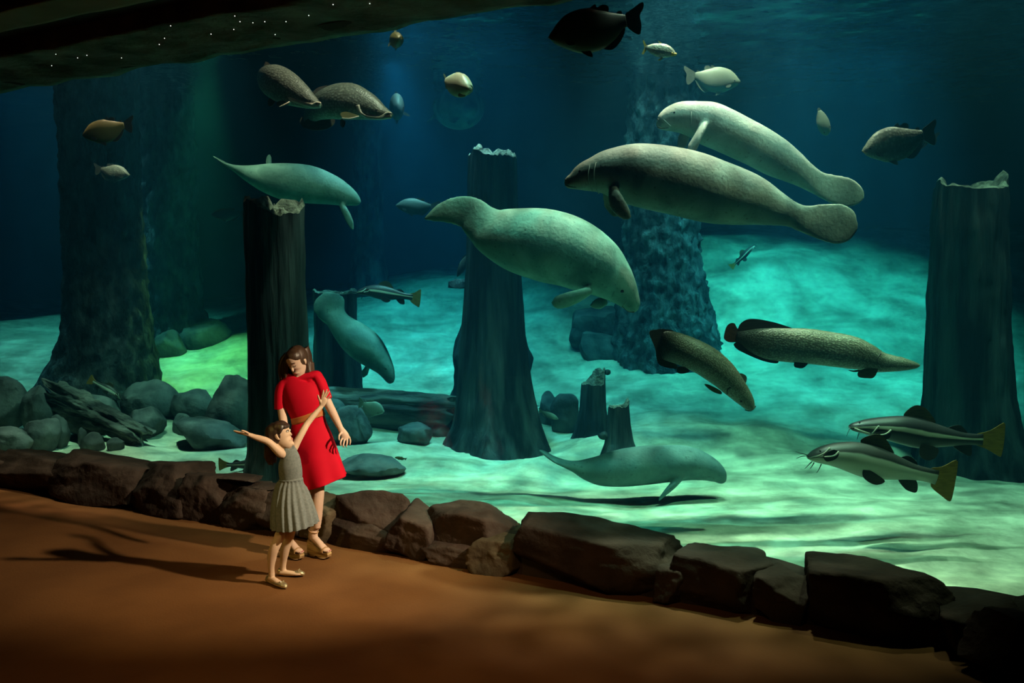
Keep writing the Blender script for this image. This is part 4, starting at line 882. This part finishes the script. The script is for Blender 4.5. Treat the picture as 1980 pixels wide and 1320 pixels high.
fish('round_fish', 'dim greenish round fish right of the arapaima snout, head on', 'fish', 13.4,
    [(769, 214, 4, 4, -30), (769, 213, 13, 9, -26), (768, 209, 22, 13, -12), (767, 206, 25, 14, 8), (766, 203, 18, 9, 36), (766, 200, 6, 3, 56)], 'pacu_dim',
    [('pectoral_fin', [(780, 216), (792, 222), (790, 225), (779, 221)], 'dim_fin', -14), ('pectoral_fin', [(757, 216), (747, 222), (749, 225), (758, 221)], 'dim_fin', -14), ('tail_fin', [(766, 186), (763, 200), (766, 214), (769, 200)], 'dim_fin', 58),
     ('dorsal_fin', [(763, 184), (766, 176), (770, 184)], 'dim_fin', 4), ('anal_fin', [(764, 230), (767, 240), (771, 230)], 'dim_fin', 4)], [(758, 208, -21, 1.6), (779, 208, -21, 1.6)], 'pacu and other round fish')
# flat bracket on the stump behind the centre trunk
st_ = [o for o in bpy.data.objects if o.get('label', '').startswith('root flared stump')][0]
rock('branch_stub', pt(888, 547, 14.0), (.19, .16, .085), 9, M['bark'], 0, 0, st_, subdiv=3, boxy=1, flat_bottom=False)
# ------------------------------------------------------------------ people
M['skin_w'] = mat('skin_woman', (.64, .43, .33), .55, (.70, .49, .38), 8, spec=.3)
M['skin_g'] = mat('skin_girl', (.60, .41, .28), .55, (.67, .47, .33), 8, spec=.3)
M['hair_w'] = mat('hair_brown', (.035, .018, .010), .42, (.075, .038, .020), 30, .6, 90, 3, (1, 1, .08), bdist=.004, spec=.5)
M['hair_g'] = mat('hair_dark_brown', (.018, .010, .007), .40, (.045, .024, .014), 30, .6, 90, 3, (1, 1, .1), bdist=.004, spec=.5)
M['red'] = mat('red_dress', (.62, .003, .022), .75, (.55, .002, .018), 5, .1, 300, 2, bdist=.001, spec=.15)
M['belt'] = mat('belt_tan', (.50, .16, .04), .6, (.42, .13, .035), 9)
M['grey'] = mat('grey_linen_dress', (.155, .18, .175), .9, (.205, .23, .225), 60, .3, 400, 4, bdist=.001, spec=.1)
M['gold'] = mat('gold_leather', (.62, .52, .30), .32, (.52, .44, .26), 20, metal=.7, spec=.5)
M['wedge'] = mat('jute_wedge', (.58, .40, .18), .8, (.34, .20, .09), 3.0, .5, 50, 2, (1, 1, 22), .45, .55, bdist=.003)
M['tan'] = mat('tan_strap', (.44, .26, .13), .5)
M['lips'] = mat('lips', (.48, .13, .11), .5)
M['lash'] = mat('lashes_brows', (.03, .018, .012), .7)
M['white_eye'] = mat('eye_white', (.75, .72, .68), .3)
M['nail'] = mat('nail_polish', (.35, .02, .05), .3)

def head_frame(fw, roll=0.0):
    y = Vector(fw).normalized(); z = Vector((0, 0, 1)); z = (z - y * z.dot(y)).normalized(); x = y.cross(z)
    z = (Matrix.Rotation(roll, 3, y) @ z); x = y.cross(z)
    return x, y, z
def headpart(c, fr, sc):
    x, y, z = fr
    return lambda p: c + (x * p[0] + y * p[1] + z * p[2]) * sc
HEAD = [(-.119, .060, .014, .014), (-.113, .056, .032, .026), (-.10, .046, .046, .040), (-.08, .032, .060, .052), (-.05, .014, .077, .061), (-.02, .006, .087, .067), (.02, 0, .093, .073), (.06, -.004, .094, .074), (.09, -.008, .080, .063), (.108, -.010, .055, .044), (.118, -.010, .018, .016)]
def local_loft(rows, hint, w, n=24, k=4):
    v, f, uv = loft(rows, hint, n, k); return [w(q) for q in v], f, uv
def head_parts(w, ns=1.0):
    P = [local_loft([(0, cy, z, d, d, s) for z, cy, d, s in HEAD], Vector((0, 1, 0)), w, 32, 4)[:2]]
    P.append(local_loft([(0, .086, .026, .004, .006, .006), (0, .086 + .007 * ns, .004, .006, .008, .008 * ns), (0, .086 + .015 * ns, -.016, .007, .010, .0095 * ns), (0, .086 + .013 * ns, -.025, .007, .010, .012 * ns), (0, .086 + .005 * ns, -.030, .004, .006, .008)], Vector((0, 1, 0)), w, 14, 4)[:2])      # nose
    P.append(local_loft([(-.035, .078, .040, .006, .006, .006), (-.018, .086, .042, .006, .006, .006), (0, .087, .038, .005, .005, .005), (.018, .086, .042, .006, .006, .006), (.035, .078, .040, .006, .006, .006)], Vector((0, 0, 1)), w, 12, 4)[:2])  # brow
    P.append(local_loft([(-.030, .070, -.062, .006, .006, .006), (-.012, .081, -.060, .010, .010, .008), (.012, .081, -.060, .010, .010, .008), (.030, .070, -.062, .006, .006, .006)], Vector((0, 0, 1)), w, 12, 4)[:2])
    P.append(local_loft([(0, .080, -.090, .006, .006, .006), (0, .078, -.101, .011, .011, .016), (0, .068, -.112, .010, .010, .013)], Vector((0, 1, 0)), w, 12, 4)[:2])   # chin
    for s in (-1, 1):
        P.append(local_loft([(s * .070, .004, .030, .010, .014, .004), (s * .079, -.002, .022, .016, .016, .006), (s * .080, -.002, .000, .014, .014, .006), (s * .074, .004, -.024, .008, .008, .005)], Vector((0, 1, 0)), w, 12, 4)[:2])
    return P
def face_features(root, w, sc, shut=False, brows=True):
    for s in (-1, 1):
        if not shut:
            v, f, _ = local_loft([(s * .014, .086, .018, .003, .003, .002), (s * .022, .0905, .018, .008, .007, .004), (s * .030, .0885, .018, .008, .007, .004), (s * .040, .080, .017, .003, .003, .002)], Vector((0, 0, 1)), w, 12, 4); e = mesh_obj('eye', v, f, M['white_eye'], root)
            ball('iris', w((s * .028, .0925, .018)), .0058 * sc, M['eye'], e, 2)
        v, f, _ = local_loft([(s * .012, .088, .016 if shut else .023, .0016, .0016, .0016), (s * .027, .0935, .012 if shut else .0255, .0026, .0026, .0024), (s * .042, .081, .017 if shut else .022, .0018, .0018, .0018)], Vector((0, 0, 1)), w, 8, 4); mesh_obj('eyelashes', v, f, M['lash'], root)
        if brows: v, f, _ = local_loft([(s * .012, .096, .044, .0022, .0022, .002), (s * .028, .096, .049, .0030, .0030, .002), (s * .044, .082, .044, .0015, .0015, .0015)], Vector((0, 0, 1)), w, 8, 4); mesh_obj('eyebrow', v, f, M['lash'], root)
    v1 = local_loft([(-.021, .0805, -.0565, .0015, .0015, .002), (-.008, .0900, -.0560, .0036, .003, .0035), (.008, .0900, -.0560, .0036, .003, .0035), (.021, .0805, -.0565, .0015, .0015, .002)], Vector((0, 0, 1)), w, 10, 4)
    v2 = local_loft([(-.020, .0805, -.0575, .0015, .0015, .002), (0, .0895, -.0660, .0035, .0042, .0035), (.020, .0805, -.0575, .0015, .0015, .002)], Vector((0, 0, 1)), w, 10, 4)
    V, Fc, _ = join_data([v1[:2], v2[:2]]); mesh_obj('lips', V, Fc, M['lips'], root)
def vst(rows, Y):      # rows (px, py, depth half, side half, dy) for upright lofts
    return pxst(rows, Y)
FRONT = Vector((0, -1, 0))

# ---------------- the woman
YW = ground(616, 1075).y
sW = YW / F
wroot = empty('person', ground(600, 1075), 'woman in a short sleeved red dress and tan wedge sandals looking down at the girl', 'person')
fwW = (-.30, -.80, -.50); HW = headpart(pt(575, 699, YW - .02), head_frame(fwW, .06), .98)
parts = head_parts(HW)
L = lambda rows, h=FRONT, n=18, k=5, Y=None: loft(pxst(rows, YW if Y is None else Y), h, n, k)[:2]
parts += [L([(580, 752, 16, 16, 6), (580, 738, 12, 13, 4), (579, 724, 11.5, 11.5, 4), (577, 706, 11, 11, 4)]),           # neck
          L([(582, 742, 14, 28, 2), (583, 765, 19, 32, 2), (594, 805, 16, 27, 2), (600, 850, 20, 33, 2), (606, 890, 17, 28, 2), (606, 915, 11, 20, 2)]),  # torso under the dress
          L([(552, 748, 6, 6, 0), (545, 775, 8.8, 8.8, -2), (546, 800, 8.3, 8.3, -8), (550, 825, 7.5, 7.5, -22), (555, 848, 6, 6, -40), (558, 858, 4.4, 5.4, -48)]),
          L([(612, 732, 6, 6, 0), (624, 754, 8.6, 8.4, 0), (635, 781, 8.6, 8.6, -2), (643, 797, 8.2, 8.2, -8), (652, 815, 7, 7, -14), (659, 829, 5.0, 5.4, -18)]),
          L([(612, 925, 15, 15, 0), (615, 950, 12.5, 12.5, 0), (614, 972, 12, 11.5, 1), (613, 1000, 10, 10, 2), (613, 1020, 7, 7, 3)]),
          L([(603, 925, 15, 14, 0), (590, 955, 12.5, 12.5, 6), (577, 985, 11.5, 11.5, 10), (566, 1010, 9, 9, 12), (560, 1022, 7, 7, 12)])]
def hand(finger_rows, palm_rows, hint=FRONT, Y=None):
    out = [L(palm_rows, hint, 16, 5, Y)]
    for fr_ in finger_rows: out.append(L([(a, b, r, r, d) for a, b, d, r in fr_], Vector((0, -.6, .8)), 10, 4, Y))
    return out
# hanging hand, fingers curled towards the skirt
parts += hand([[(662.5, 846, -22, 2.0), (659, 853, -30, 1.9), (658.5, 859, -33, 1.7), (660, 862, -32, 1.0)],
               [(667, 847.5, -22, 2.0), (664.8, 855.5, -29, 1.9), (664, 862, -31, 1.7), (665, 865, -29, 1.0)],
               [(671.5, 847, -21, 2.0), (671, 856, -25, 1.9), (669.8, 862.5, -26, 1.7), (670, 865.5, -24, 1.0)],
               [(675.5, 844.5, -18, 1.9), (677.5, 852.5, -20, 1.8), (676.5, 858.5, -21, 1.5), (676, 861.5, -19, .9)],
               [(660, 836, -24, 2.4), (656, 842, -32, 2.2), (655.5, 848, -36, 1.8), (657, 851.5, -37, 1.1)]],
              [(658, 827, 5, 5.4, -17), (662, 834, 4.8, 7, -19), (667, 842, 4.4, 8, -20), (670, 848, 3, 6.5, -21)], Vector((.35, -.9, .1)))
# hand tucked behind the girl
parts += hand([[(556 + i * 3, 866, -52 - i, 2.2), (557 + i * 3, 874, -56 - i, 2.2), (558 + i * 3, 880 - abs(i - 1), -58 - i, 1.5)] for i in range(4)] + [[(564, 858, -50, 2.5), (569, 864, -54, 2.3), (571, 869, -56, 1.5)]],
              [(557, 855, 4.6, 5.4, -46), (560, 862, 4, 7.5, -50), (561, 869, 3, 6.5, -54)], Vector((.2, -.95, .1)))
# feet on the wedges
def foot(a, b, dya, dyb, up=0):
    n_ = 5; rows = []
    hs = [(0, 6.5, 6.5), (.3, 7.2, 7), (.6, 5.6, 8), (.85, 3.8, 8.2), (1.0, 1.6, 5)]
    for t, h, s in hs: rows.append((lerp(a[0], b[0], t), lerp(a[1], b[1], t), h, s, lerp(dya, dyb, t)))
    return loft(pxst(rows, YW), Vector((0, 0, 1)), 16, 5)[:2]
SHOES = [(600, 1071, 637, 1080, 612.5, 1034), (548, 1071, 584, 1082, 558, 1036)]
for (hx, hy, tx, ty, ax_, ay_) in SHOES:
    a = ground(hx, hy); b = ground(tx, ty); u = (b - a).normalized(); Lf = (b - a).length
    rows = []
    for t, z, h, sd in ((-.02, .150, .020, .020), (.06, .150, .027, .026), (.25, .140, .032, .029), (.5, .108, .028, .031), (.72, .078, .022, .036), (.88, .067, .014, .036), (.97, .062, .007, .026)):
        p = a + u * (t * Lf); rows.append((p.x, p.y, z, h, h, sd))
    parts.append(loft(rows, Vector((0, 0, 1)), 16, 5)[:2])
    an = a + u * (.20 * Lf)
    k0 = pt(ax_, ay_ - 20, an.y)
    parts.append(loft([(k0.x, k0.y, k0.z, .042, .042, .042), (lerp(k0.x, an.x, .6), an.y, lerp(k0.z, .215, .6), .036, .038, .036), (an.x, an.y, .215, .033, .036, .034), (an.x, an.y, .175, .034, .038, .035), (an.x, an.y, .14, .030, .032, .030)], FRONT, 16, 5)[:2])
    for q in (-.022, -.008, .006, .018, .028):
        c = a + u * (Lf * (.96 - abs(q + .012) * 2.2)) + Vector((-u.y, u.x, 0)) * q; e = c + u * .016
        parts.append(loft([(c.x, c.y, .066, .008, .008, .0075), (e.x, e.y, .062, .0075, .0075, .007), (e.x + u.x * .006, e.y + u.y * .006, .061, .003, .003, .003)], Vector((0, 0, 1)), 10, 3)[:2])
wb = fuse('body', parts, .0042, M['skin_w'], wroot, 2)
face_features(wb, HW, .98, True)
# dress
def pleat(nf, amp, s0):
    return lambda s, a: 1 + amp * max(0, (s - s0) / (1 - s0)) ** 1.4 * math.cos(nf * a + .7)
dress = [L([(598, 733, 10, 9, 0), (606, 745, 14, 12, 0), (607, 760, 12, 10, 0)]), L([(566, 740, 10, 9, 0), (560, 752, 14, 12, 0), (559, 766, 12, 10, 0)]), L([(545, 746, 7, 8, 0), (551, 741, 11, 9, 0), (566, 735, 13, 8, 0), (584, 731, 13, 8, 0), (602, 726, 13, 8, 0), (613, 725, 11, 9, 0), (618, 731, 7, 8, 0)], Vector((0, -1, 0))),
         loft(pxst([(584, 729, 7, 15, 1), (583, 732, 12, 27, 1), (581, 738, 16, 35, 0), (582, 752, 20, 37, -1), (585, 768, 22, 36, -2), (588, 786, 22, 34, -1), (594, 803, 19, 32, 0), (597, 814, 19.5, 33, 0), (599, 830, 24, 37, 0), (604, 852, 28, 41, 0), (611, 880, 33, 44.5, 0), (617, 905, 37, 47, 0), (622, 925, 39, 49, 0), (625, 934, 40, 49.5, 0)], YW), FRONT, 72, 5, wave=pleat(6, .075, .5))[:2],
         L([(560, 737, 10, 7, 0), (549, 743, 12, 10, 0), (544, 755, 13, 12, 0), (543, 775, 12.5, 12.5, -1), (543.5, 791, 12, 13, -2)]),
         L([(598, 727, 10, 8, 0), (611, 726, 12, 9.5, 0), (619, 738, 13, 11, 0), (626, 755, 12, 11, 0), (632, 772, 11, 11, -1)])]
wd = fuse('dress', dress, .0055, M['red'], wroot, 3); wd['label'] = 'red knee length dress with flared skirt'
v, f, uv = loft(pxst([(593, 799, 14, 26, 0), (593.5, 800, 20.5, 33.2, 0), (595, 805.5, 20.8, 33.4, 0), (596.5, 811, 21, 34, 0), (597, 812, 14, 26, 0)], YW), FRONT, 40, 3); bl = mesh_obj('belt', v, f, M['belt'], wd); bl['label'] = 'tan waist belt'
# hair: cap plus hanging curtains
def ell_local(w, c, r, n=26):
    rows = []
    for i in range(11):
        t = -1 + 2 * i / 10; q = math.sqrt(max(0.0, 1 - t * t)); rows.append((c[0], c[1], c[2] + r[2] * t, r[1] * q + .001, r[1] * q + .001, r[0] * q + .001))
    return local_loft(rows, Vector((0, 1, 0)), w, n, 3)[:2]
hairp = [ell_local(HW, (0, -.022, .030), (.084, .098, .104)), ell_local(HW, (0, .012, .062), (.072, .075, .068)),
         L([(556, 684, 10, 6, 6), (548, 696, 14, 7, 8), (545, 712, 16, 7, 8), (546, 727, 14, 6.5, 6), (549, 738, 7, 4, 4)]),
         L([(586, 674, 13, 12, 8), (593, 687, 15, 10, 10), (597, 703, 15, 8, 11), (600, 718, 13, 7.5, 8), (603, 729, 9, 6.5, 4), (606, 735, 4, 3, 2)]),
         L([(574, 690, 10, 24, 18), (574, 712, 10, 28, 20), (573, 730, 8, 27, 18), (574, 740, 3, 22, 16)]),
         L([(558, 690, 5, 5, -8), (553, 702, 6, 5.5, -8), (552, 716, 6, 5, -6), (553, 732, 4, 3, -4)])]
for k_, (ax, ay, bx, by, dd) in enumerate([(546, 700, 541, 738, 2), (551, 700, 547, 742, 0), (556, 705, 553, 740, -4), (600, 700, 606, 737, 4), (597, 705, 600, 735, 2), (604, 700, 609, 733, 8), (593, 708, 596, 732, 2)]):
    hairp.append(L([(ax, ay, 4, 3.4, dd), (lerp(ax, bx, .5) - 1, lerp(ay, by, .5), 4, 3.4, dd), (bx, by, 1, .9, dd)]))
wh = fuse('hair', hairp, .0045, M['hair_w'], wroot, 7); wh['label'] = 'straight dark brown shoulder length hair'
# wedge sandals
def wedge(hx, hy, tx, ty, name):
    a = ground(hx, hy); b = ground(tx, ty); u = (b - a).normalized(); wv_ = Vector((-u.y, u.x, 0)); Lf = (b - a).length
    prof = [(-.01, .125), (0, 0), (.35, 0), (.42, .012), (.62, .004), (.92, .006), (1.0, .026), (.98, .052), (.75, .048), (.55, .062), (.35, .092), (.15, .120)]
    P = smooth_poly([(p[0] * Lf, p[1], 0) for p in prof], 3); n_ = len(P)
    wd_ = [.030 + .012 * sstep(.3, .75, p[0] / Lf) - .02 * sstep(.85, 1.02, p[0] / Lf) for p in P]
    v = [a + u * p[0] + Vector((0, 0, p[1])) + wv_ * q for p, q in zip(P, wd_)] + [a + u * p[0] + Vector((0, 0, p[1])) - wv_ * q for p, q in zip(P, wd_)]
    tri = tessellate_polygon([[Vector((p[0], p[1], 0)) for p in P]])
    f = [tuple(t) for t in tri] + [tuple(i + n_ for i in reversed(t)) for t in tri] + [(i, (i + 1) % n_, n_ + (i + 1) % n_, n_ + i) for i in range(n_)]
    o = fix_normals(mesh_obj(name, v, f, M['wedge'], wroot, False)); o['label'] = 'tan wedge sandal'
    def strap(t, z0, z1, wdt, rr):
        pts = [a + u * (t * Lf) + Vector((0, 0, z0)) + wv_ * wdt, a + u * (t * Lf) + Vector((0, 0, z1)) + wv_ * wdt * .75, a + u * (t * Lf) + Vector((0, 0, z1 + .012)), a + u * (t * Lf) + Vector((0, 0, z1)) - wv_ * wdt * .75, a + u * (t * Lf) + Vector((0, 0, z0)) - wv_ * wdt]
        v_, f_, _ = loft([(p.x, p.y, p.z, .004, .004, rr) for p in pts], Vector((0, 0, 1)) * .3 + Vector((.01, 0, 1)), 10, 5); mesh_obj('strap', v_, f_, M['tan'], o)
    strap(.78, .05, .078, .042, .016)
    return o, a, u, wv_, Lf
for (hx, hy, tx, ty, ax_, ay_) in SHOES:
    o, a, u, wv_, Lf = wedge(hx, hy, tx, ty, 'wedge_sandal'); an = a + u * (.19 * Lf)
    ring = [Vector((an.x, an.y, .205)) + u * (.040 * math.cos(t)) + wv_ * (.038 * math.sin(t)) - Vector((0, 0, .012 * math.cos(t))) for t in [2 * PI * i / 14 for i in range(15)]]
    v, f, _ = tube_data(ring, .0045, .0045, 8, 3); mesh_obj('ankle_strap', v, f, M['tan'], o)
    for sd in (-1, 1):
        v, f, _ = tube_data([a + u * (.10 * Lf) + wv_ * (sd * .028) + Vector((0, 0, .115)), a + u * (.08 * Lf) + wv_ * (sd * .031) + Vector((0, 0, .165)), an - u * .02 + wv_ * (sd * .026) + Vector((0, 0, .205))], .004, .004, 8, 4); mesh_obj('heel_strap', v, f, M['tan'], o)
    for q in (-.022, -.008, .006, .018, .028):
        c = a + u * (Lf * (.96 - abs(q + .012) * 2.2) + .017) + wv_ * q + Vector((0, 0, .0685)); ball('toe_nail', c, .0045, M['nail'], o, 2, (1.2, 1.2, .5))

# ---------------- the girl
YG = ground(545, 1125).y
sG = YG / F
groot = empty('person', ground(548, 1125), 'little girl in a grey sleeveless dress with both arms spread wide', 'person')
fwG = (.92, -.12, .37); HG = headpart(pt(542.5, 842.5, YG), head_frame(fwG, 0), .88)
L = lambda rows, h=FRONT, n=18, k=5, Y=None: loft(pxst(rows, YG if Y is None else Y), h, n, k)[:2]
gp_ = head_parts(HG, .55)
gp_ += [L([(556, 878, 12, 13, 0), (553, 868, 9, 9.5, 0), (548, 858, 8.5, 8.5, 0), (544, 848, 9, 9, 0)]),
        L([(556, 872, 11, 13, 0), (559, 885, 14, 16, 0), (561, 905, 15, 19, 0), (563, 930, 15, 20, 0), (562, 965, 15, 22, 0), (560, 995, 14, 20, 0), (556, 1008, 8, 14, 0)]),
        # near arm, swept back
        L([(551, 880, 8, 8, -6), (543, 876, 9, 9, -12), (535, 869, 8.2, 8.2, -15), (525, 859, 7.2, 7.2, -18), (515, 852, 6.8, 6.8, -22), (500, 847, 6.2, 6.2, -26), (490, 843.5, 4.8, 5, -29), (484, 841, 4.0, 5, -30)], Vector((0, -.5, .8))),
        # far arm, raised towards the woman
        L([(562, 874, 8, 8, 6), (569, 864, 8, 8, 10), (578, 847, 7.2, 7.2, 16), (587, 831, 6.8, 6.8, 24), (594, 819, 6.4, 6.4, 32), (604, 806, 6, 6, 40), (615, 793, 4.8, 4.8, 48), (622, 785, 3.8, 4.4, 52)], Vector((0, -1, .1))),
        # legs
        L([(551, 990, 10, 10, -6), (546, 1015, 10, 9.5, -12), (539, 1040, 10, 10, -18), (531, 1058, 9.4, 9.6, -21), (526, 1075, 9, 9.2, -18), (524.5, 1092, 7, 7, -14), (525, 1104, 5.8, 6, -12), (526, 1114, 5.6, 6, -12)]),
        L([(562, 990, 13, 13, 18), (562, 1020, 10.8, 10.8, 26), (558, 1040, 10, 10, 30), (553, 1055, 9.4, 9.6, 32), (549.5, 1070, 9, 9, 36), (548, 1084, 6.8, 6.8, 40), (547.5, 1095, 5.8, 5.8, 42), (548, 1103, 5.4, 6, 42)])]
def handG(finger_rows, palm_rows, hint, fh):
    out = [L(palm_rows, hint, 16, 5)]
    for fr_ in finger_rows: out.append(L([(a, b, r, r, d) for a, b, d, r in fr_], fh, 10, 4))
    return out
# swept-back hand, palm up, fingers together
gp_ += handG([[(470, 837, -36 + 0, 1.9), (462, 835, -37, 1.8), (456, 833.2, -37, 1.6), (452.5, 832, -36.5, 1.0)],
              [(470, 837.2, -32, 1.9), (461, 835.6, -32, 1.8), (454.5, 833.4, -32, 1.6), (451, 832, -31.5, 1.0)],
              [(470, 837.4, -28, 1.9), (462, 836.4, -27, 1.8), (456, 834.8, -27, 1.6), (453, 833.8, -27, 1.0)],
              [(471, 838, -24, 1.8), (464, 837.6, -23, 1.6), (459, 836.4, -22, 1.4), (456.5, 835.6, -22, .9)],
              [(481, 838, -35, 2.4), (475, 834.5, -40, 2.1), (469, 832.6, -42, 1.8), (466, 832, -42, 1.1)]],
             [(486, 841.5, 4, 5, -30), (480, 839.5, 3.6, 7, -30), (474, 838, 3.1, 8, -30), (468, 837, 2.2, 7, -30)], Vector((0, 0, 1)), Vector((0, 0, 1)))
# raised open hand, palm to the viewer, fingers spread
gp_ += handG([[(622, 771, 52, 2.0), (623.5, 763, 51, 1.9), (625, 757, 50, 1.7), (625.6, 753, 50, 1.1)],
              [(625, 769.5, 52, 2.0), (628.5, 761, 51, 1.9), (631.2, 755.5, 50, 1.7), (632.8, 752, 50, 1.1)],
              [(628, 770, 53, 2.0), (632, 763, 52, 1.8), (635, 758, 51, 1.6), (636.8, 755, 51, 1.0)],
              [(630.5, 774, 54, 1.9), (634.5, 769, 53, 1.7), (637.5, 766, 52, 1.4), (639.4, 764, 52, .9)],
              [(620.5, 779, 51, 2.5), (617.5, 772, 47, 2.2), (615.5, 766, 46, 1.8), (614.5, 762, 46, 1.1)]],
             [(621, 786, 3.6, 4.4, 52), (623.5, 780, 3.4, 6.4, 52), (625.5, 774, 3.0, 7.0, 52), (626.5, 769, 2.2, 5.6, 52)], FRONT, Vector((0, -1, .05)))
def footG(a, b, dya, dyb):
    rows = [(lerp(a[0], b[0], t), lerp(a[1], b[1], t), h, s, lerp(dya, dyb, t)) for t, h, s in ((0, 5.4, 5.4), (.3, 6, 6), (.6, 4.6, 6.6), (.85, 3, 6.4), (1, 1.4, 4))]
    return loft(pxst(rows, YG), Vector((0, 0, 1)), 16, 5)[:2]
gp_.append(footG((521, 1116), (550, 1132), -10, -32)); gp_.append(footG((542, 1106), (582, 1110), 42, 34))
gb = fuse('body', gp_, .0036, M['skin_g'], groot, 2)
face_features(gb, HG, .88, False, False)
gdress = [loft(pxst([(557, 865, 6, 7, 0), (557, 868, 11, 13, 0), (559, 876, 14, 16.5, 0), (561, 888, 16, 20, -1), (561, 902, 17, 22.8, -1), (562, 916, 16.5, 23, 0), (562.5, 927, 15.5, 22, 0)], YG), FRONT, 48, 6)[:2],
          L([(556, 886, 6, 5, -10), (553, 874, 6, 4.5, -7), (554, 865, 5, 4, -4)]), L([(570, 872, 6, 5, 6), (567, 864, 6, 5, 6), (563, 860, 4, 4, 4)])]
gd = fuse('dress', gdress, .005, M['grey'], groot, 2); gd['label'] = 'grey sleeveless linen dress with gathered skirt'
v, f, uv = loft(pxst([(562, 924, 13, 20, 0), (562.5, 927, 16.5, 23, 0), (562.5, 931, 17, 24, 0), (562, 942, 21, 30, 0), (563, 958, 27, 35, 0), (565, 980, 33, 40, -2), (568, 1003, 38, 43.5, -3), (570, 1017, 40, 44.5, -3)], YG), FRONT, 160, 8, wave=lambda s, a: 1 + (.022 + .045 * s) * math.cos(17 * a + 1.5 * math.sin(3 * a)) * min(1, s * 6) + .06 * s * math.cos(3 * a + .5))
sk = mesh_obj('skirt', v, f, M['grey'], gd)
v, f, uv = loft(pxst([(562.3, 924.6, 13, 20, 0), (562.4, 925.2, 16.8, 23.4, 0), (562.6, 928.4, 16.8, 23.4, 0), (562.6, 929, 13, 20, 0)], YG), FRONT, 40, 2); mesh_obj('waistband', v, f, M['grey'], gd)
ghair = [ell_local(HG, (0, -.030, .028), (.086, .098, .106)), ell_local(HG, (0, .012, .070), (.074, .080, .062)),
         local_loft([(-.045, .060, .085, .02, .02, .02), (-.062, .052, .055, .02, .02, .016), (-.074, .030, .030, .018, .018, .010)], Vector((0, 1, 0)), HG, 14, 4)[:2],
         local_loft([(.045, .060, .085, .02, .02, .02), (.062, .052, .055, .02, .02, .016), (.074, .030, .030, .018, .018, .010)], Vector((0, 1, 0)), HG, 14, 4)[:2],
         local_loft([(-.05, .074, .060, .018, .018, .014), (-.02, .088, .058, .020, .020, .013), (.02, .088, .058, .020, .020, .013), (.05, .074, .060, .018, .018, .014)], Vector((0, 0, 1)), HG, 14, 4)[:2],
         L([(534, 838, 17, 14, 4), (526, 852, 17, 12, 4), (522, 868, 16, 11, 5), (522, 882, 13, 10, 5), (523, 893, 8, 7, 5), (524, 899, 2, 2, 5)])]
for (ax, ay, bx, by, dd) in ((518, 865, 514, 892, -6), (522, 870, 519, 899, 4), (528, 870, 527, 901, -2), (531, 865, 532, 897, 2), (516, 860, 511, 886, 4)):
    ghair.append(L([(ax, ay, 4, 3.6, dd), (lerp(ax, bx, .5), lerp(ay, by, .5), 4, 3.4, dd), (bx, by, 1, .9, dd)]))
gh = fuse('hair', ghair, .0045, M['hair_g'], groot, 6); gh['label'] = 'long dark brown hair with a fringe and side braid'
# small braid from the temple to the back of the head
for i in range(9):
    t = i / 8; a_ = -.35 + t * 1.5
    c = HG((-.083 + .012 * math.sin(t * PI) * 0 - .004, .055 - .115 * t, .062 - .030 * t * t + (.006 if i % 2 else -.006)))
    ball('braid_strand', c, .0125, M['hair_g'], gh, 2, (1, .8, 1))
# ballet flats
def flat_shoe(hx, hy, tx, ty):
    a = ground(hx, hy); b = ground(tx, ty); u = (b - a).normalized(); wv_ = Vector((-u.y, u.x, 0)); Lf = (b - a).length
    rows = []
    for t, z, h, s in ((-.02, .030, .016, .012), (.02, .028, .027, .022), (.15, .025, .024, .026), (.35, .019, .0175, .026), (.6, .018, .0165, .031), (.75, .021, .020, .033), (.9, .019, .018, .028), (1.0, .013, .011, .014), (1.02, .012, .004, .005)):
        p = a + u * (t * Lf); rows.append((p.x, p.y, z, h, h, s))
    v, f, _ = loft(rows, Vector((0, 0, 1)), 20, 4, 2.4); o = mesh_obj('ballet_flat', v, f, M['gold'], groot); o['label'] = 'gold leather ballet flat'
    c = a + u * (Lf * .80) + Vector((0, 0, .042))
    for s in (-1, 1):
        p2 = c + wv_ * (s * .018) + Vector((0, 0, .003)); v, f, _ = loft([(q.x, q.y, q.z, r, r, r * .7) for q, r in ((c, .003), (c.lerp(p2, .6), .008), (p2, .006))], Vector((0, 0, 1)), 10, 4); mesh_obj('bow', v, f, M['gold'], o)
    ball('bow_knot', c, .005, M['gold'], o)
flat_shoe(517, 1125, 553, 1138); flat_shoe(538, 1111, 588, 1113)
# ------------------------------------------------------------------ pinpoint lights in the black ceiling strip
M['star'] = mat('pinpoint_light', (1, 1, 1), .5); b_ = M['star'].node_tree.nodes['Principled BSDF']; b_.inputs['Emission Color'].default_value = (1, .97, .9, 1); b_.inputs['Emission Strength'].default_value = 1.2
STARS = [(108, 105), (150, 112), (168, 107), (235, 112), (308, 86), (318, 74), (408, 66), (330, 50), (452, 57), (464, 42), (454, 31), (489, 44), (512, 42), (553, 42), (597, 30), (644, 9), (702, 17), (532, 67), (715, 7), (100, 127)]
for (px, py) in STARS:
    d = ray(px, py); k = (BZ + .155 - CAMH) / d.z; p = Vector((0, 0, CAMH)) + d * k
    if gw(p) > -.92: k = (BZ - .012 - CAMH) / d.z; p = Vector((0, 0, CAMH)) + d * k; par = so
    else: par = ce
    ball('pinpoint_light', p, .0048, M['star'], par, 1)
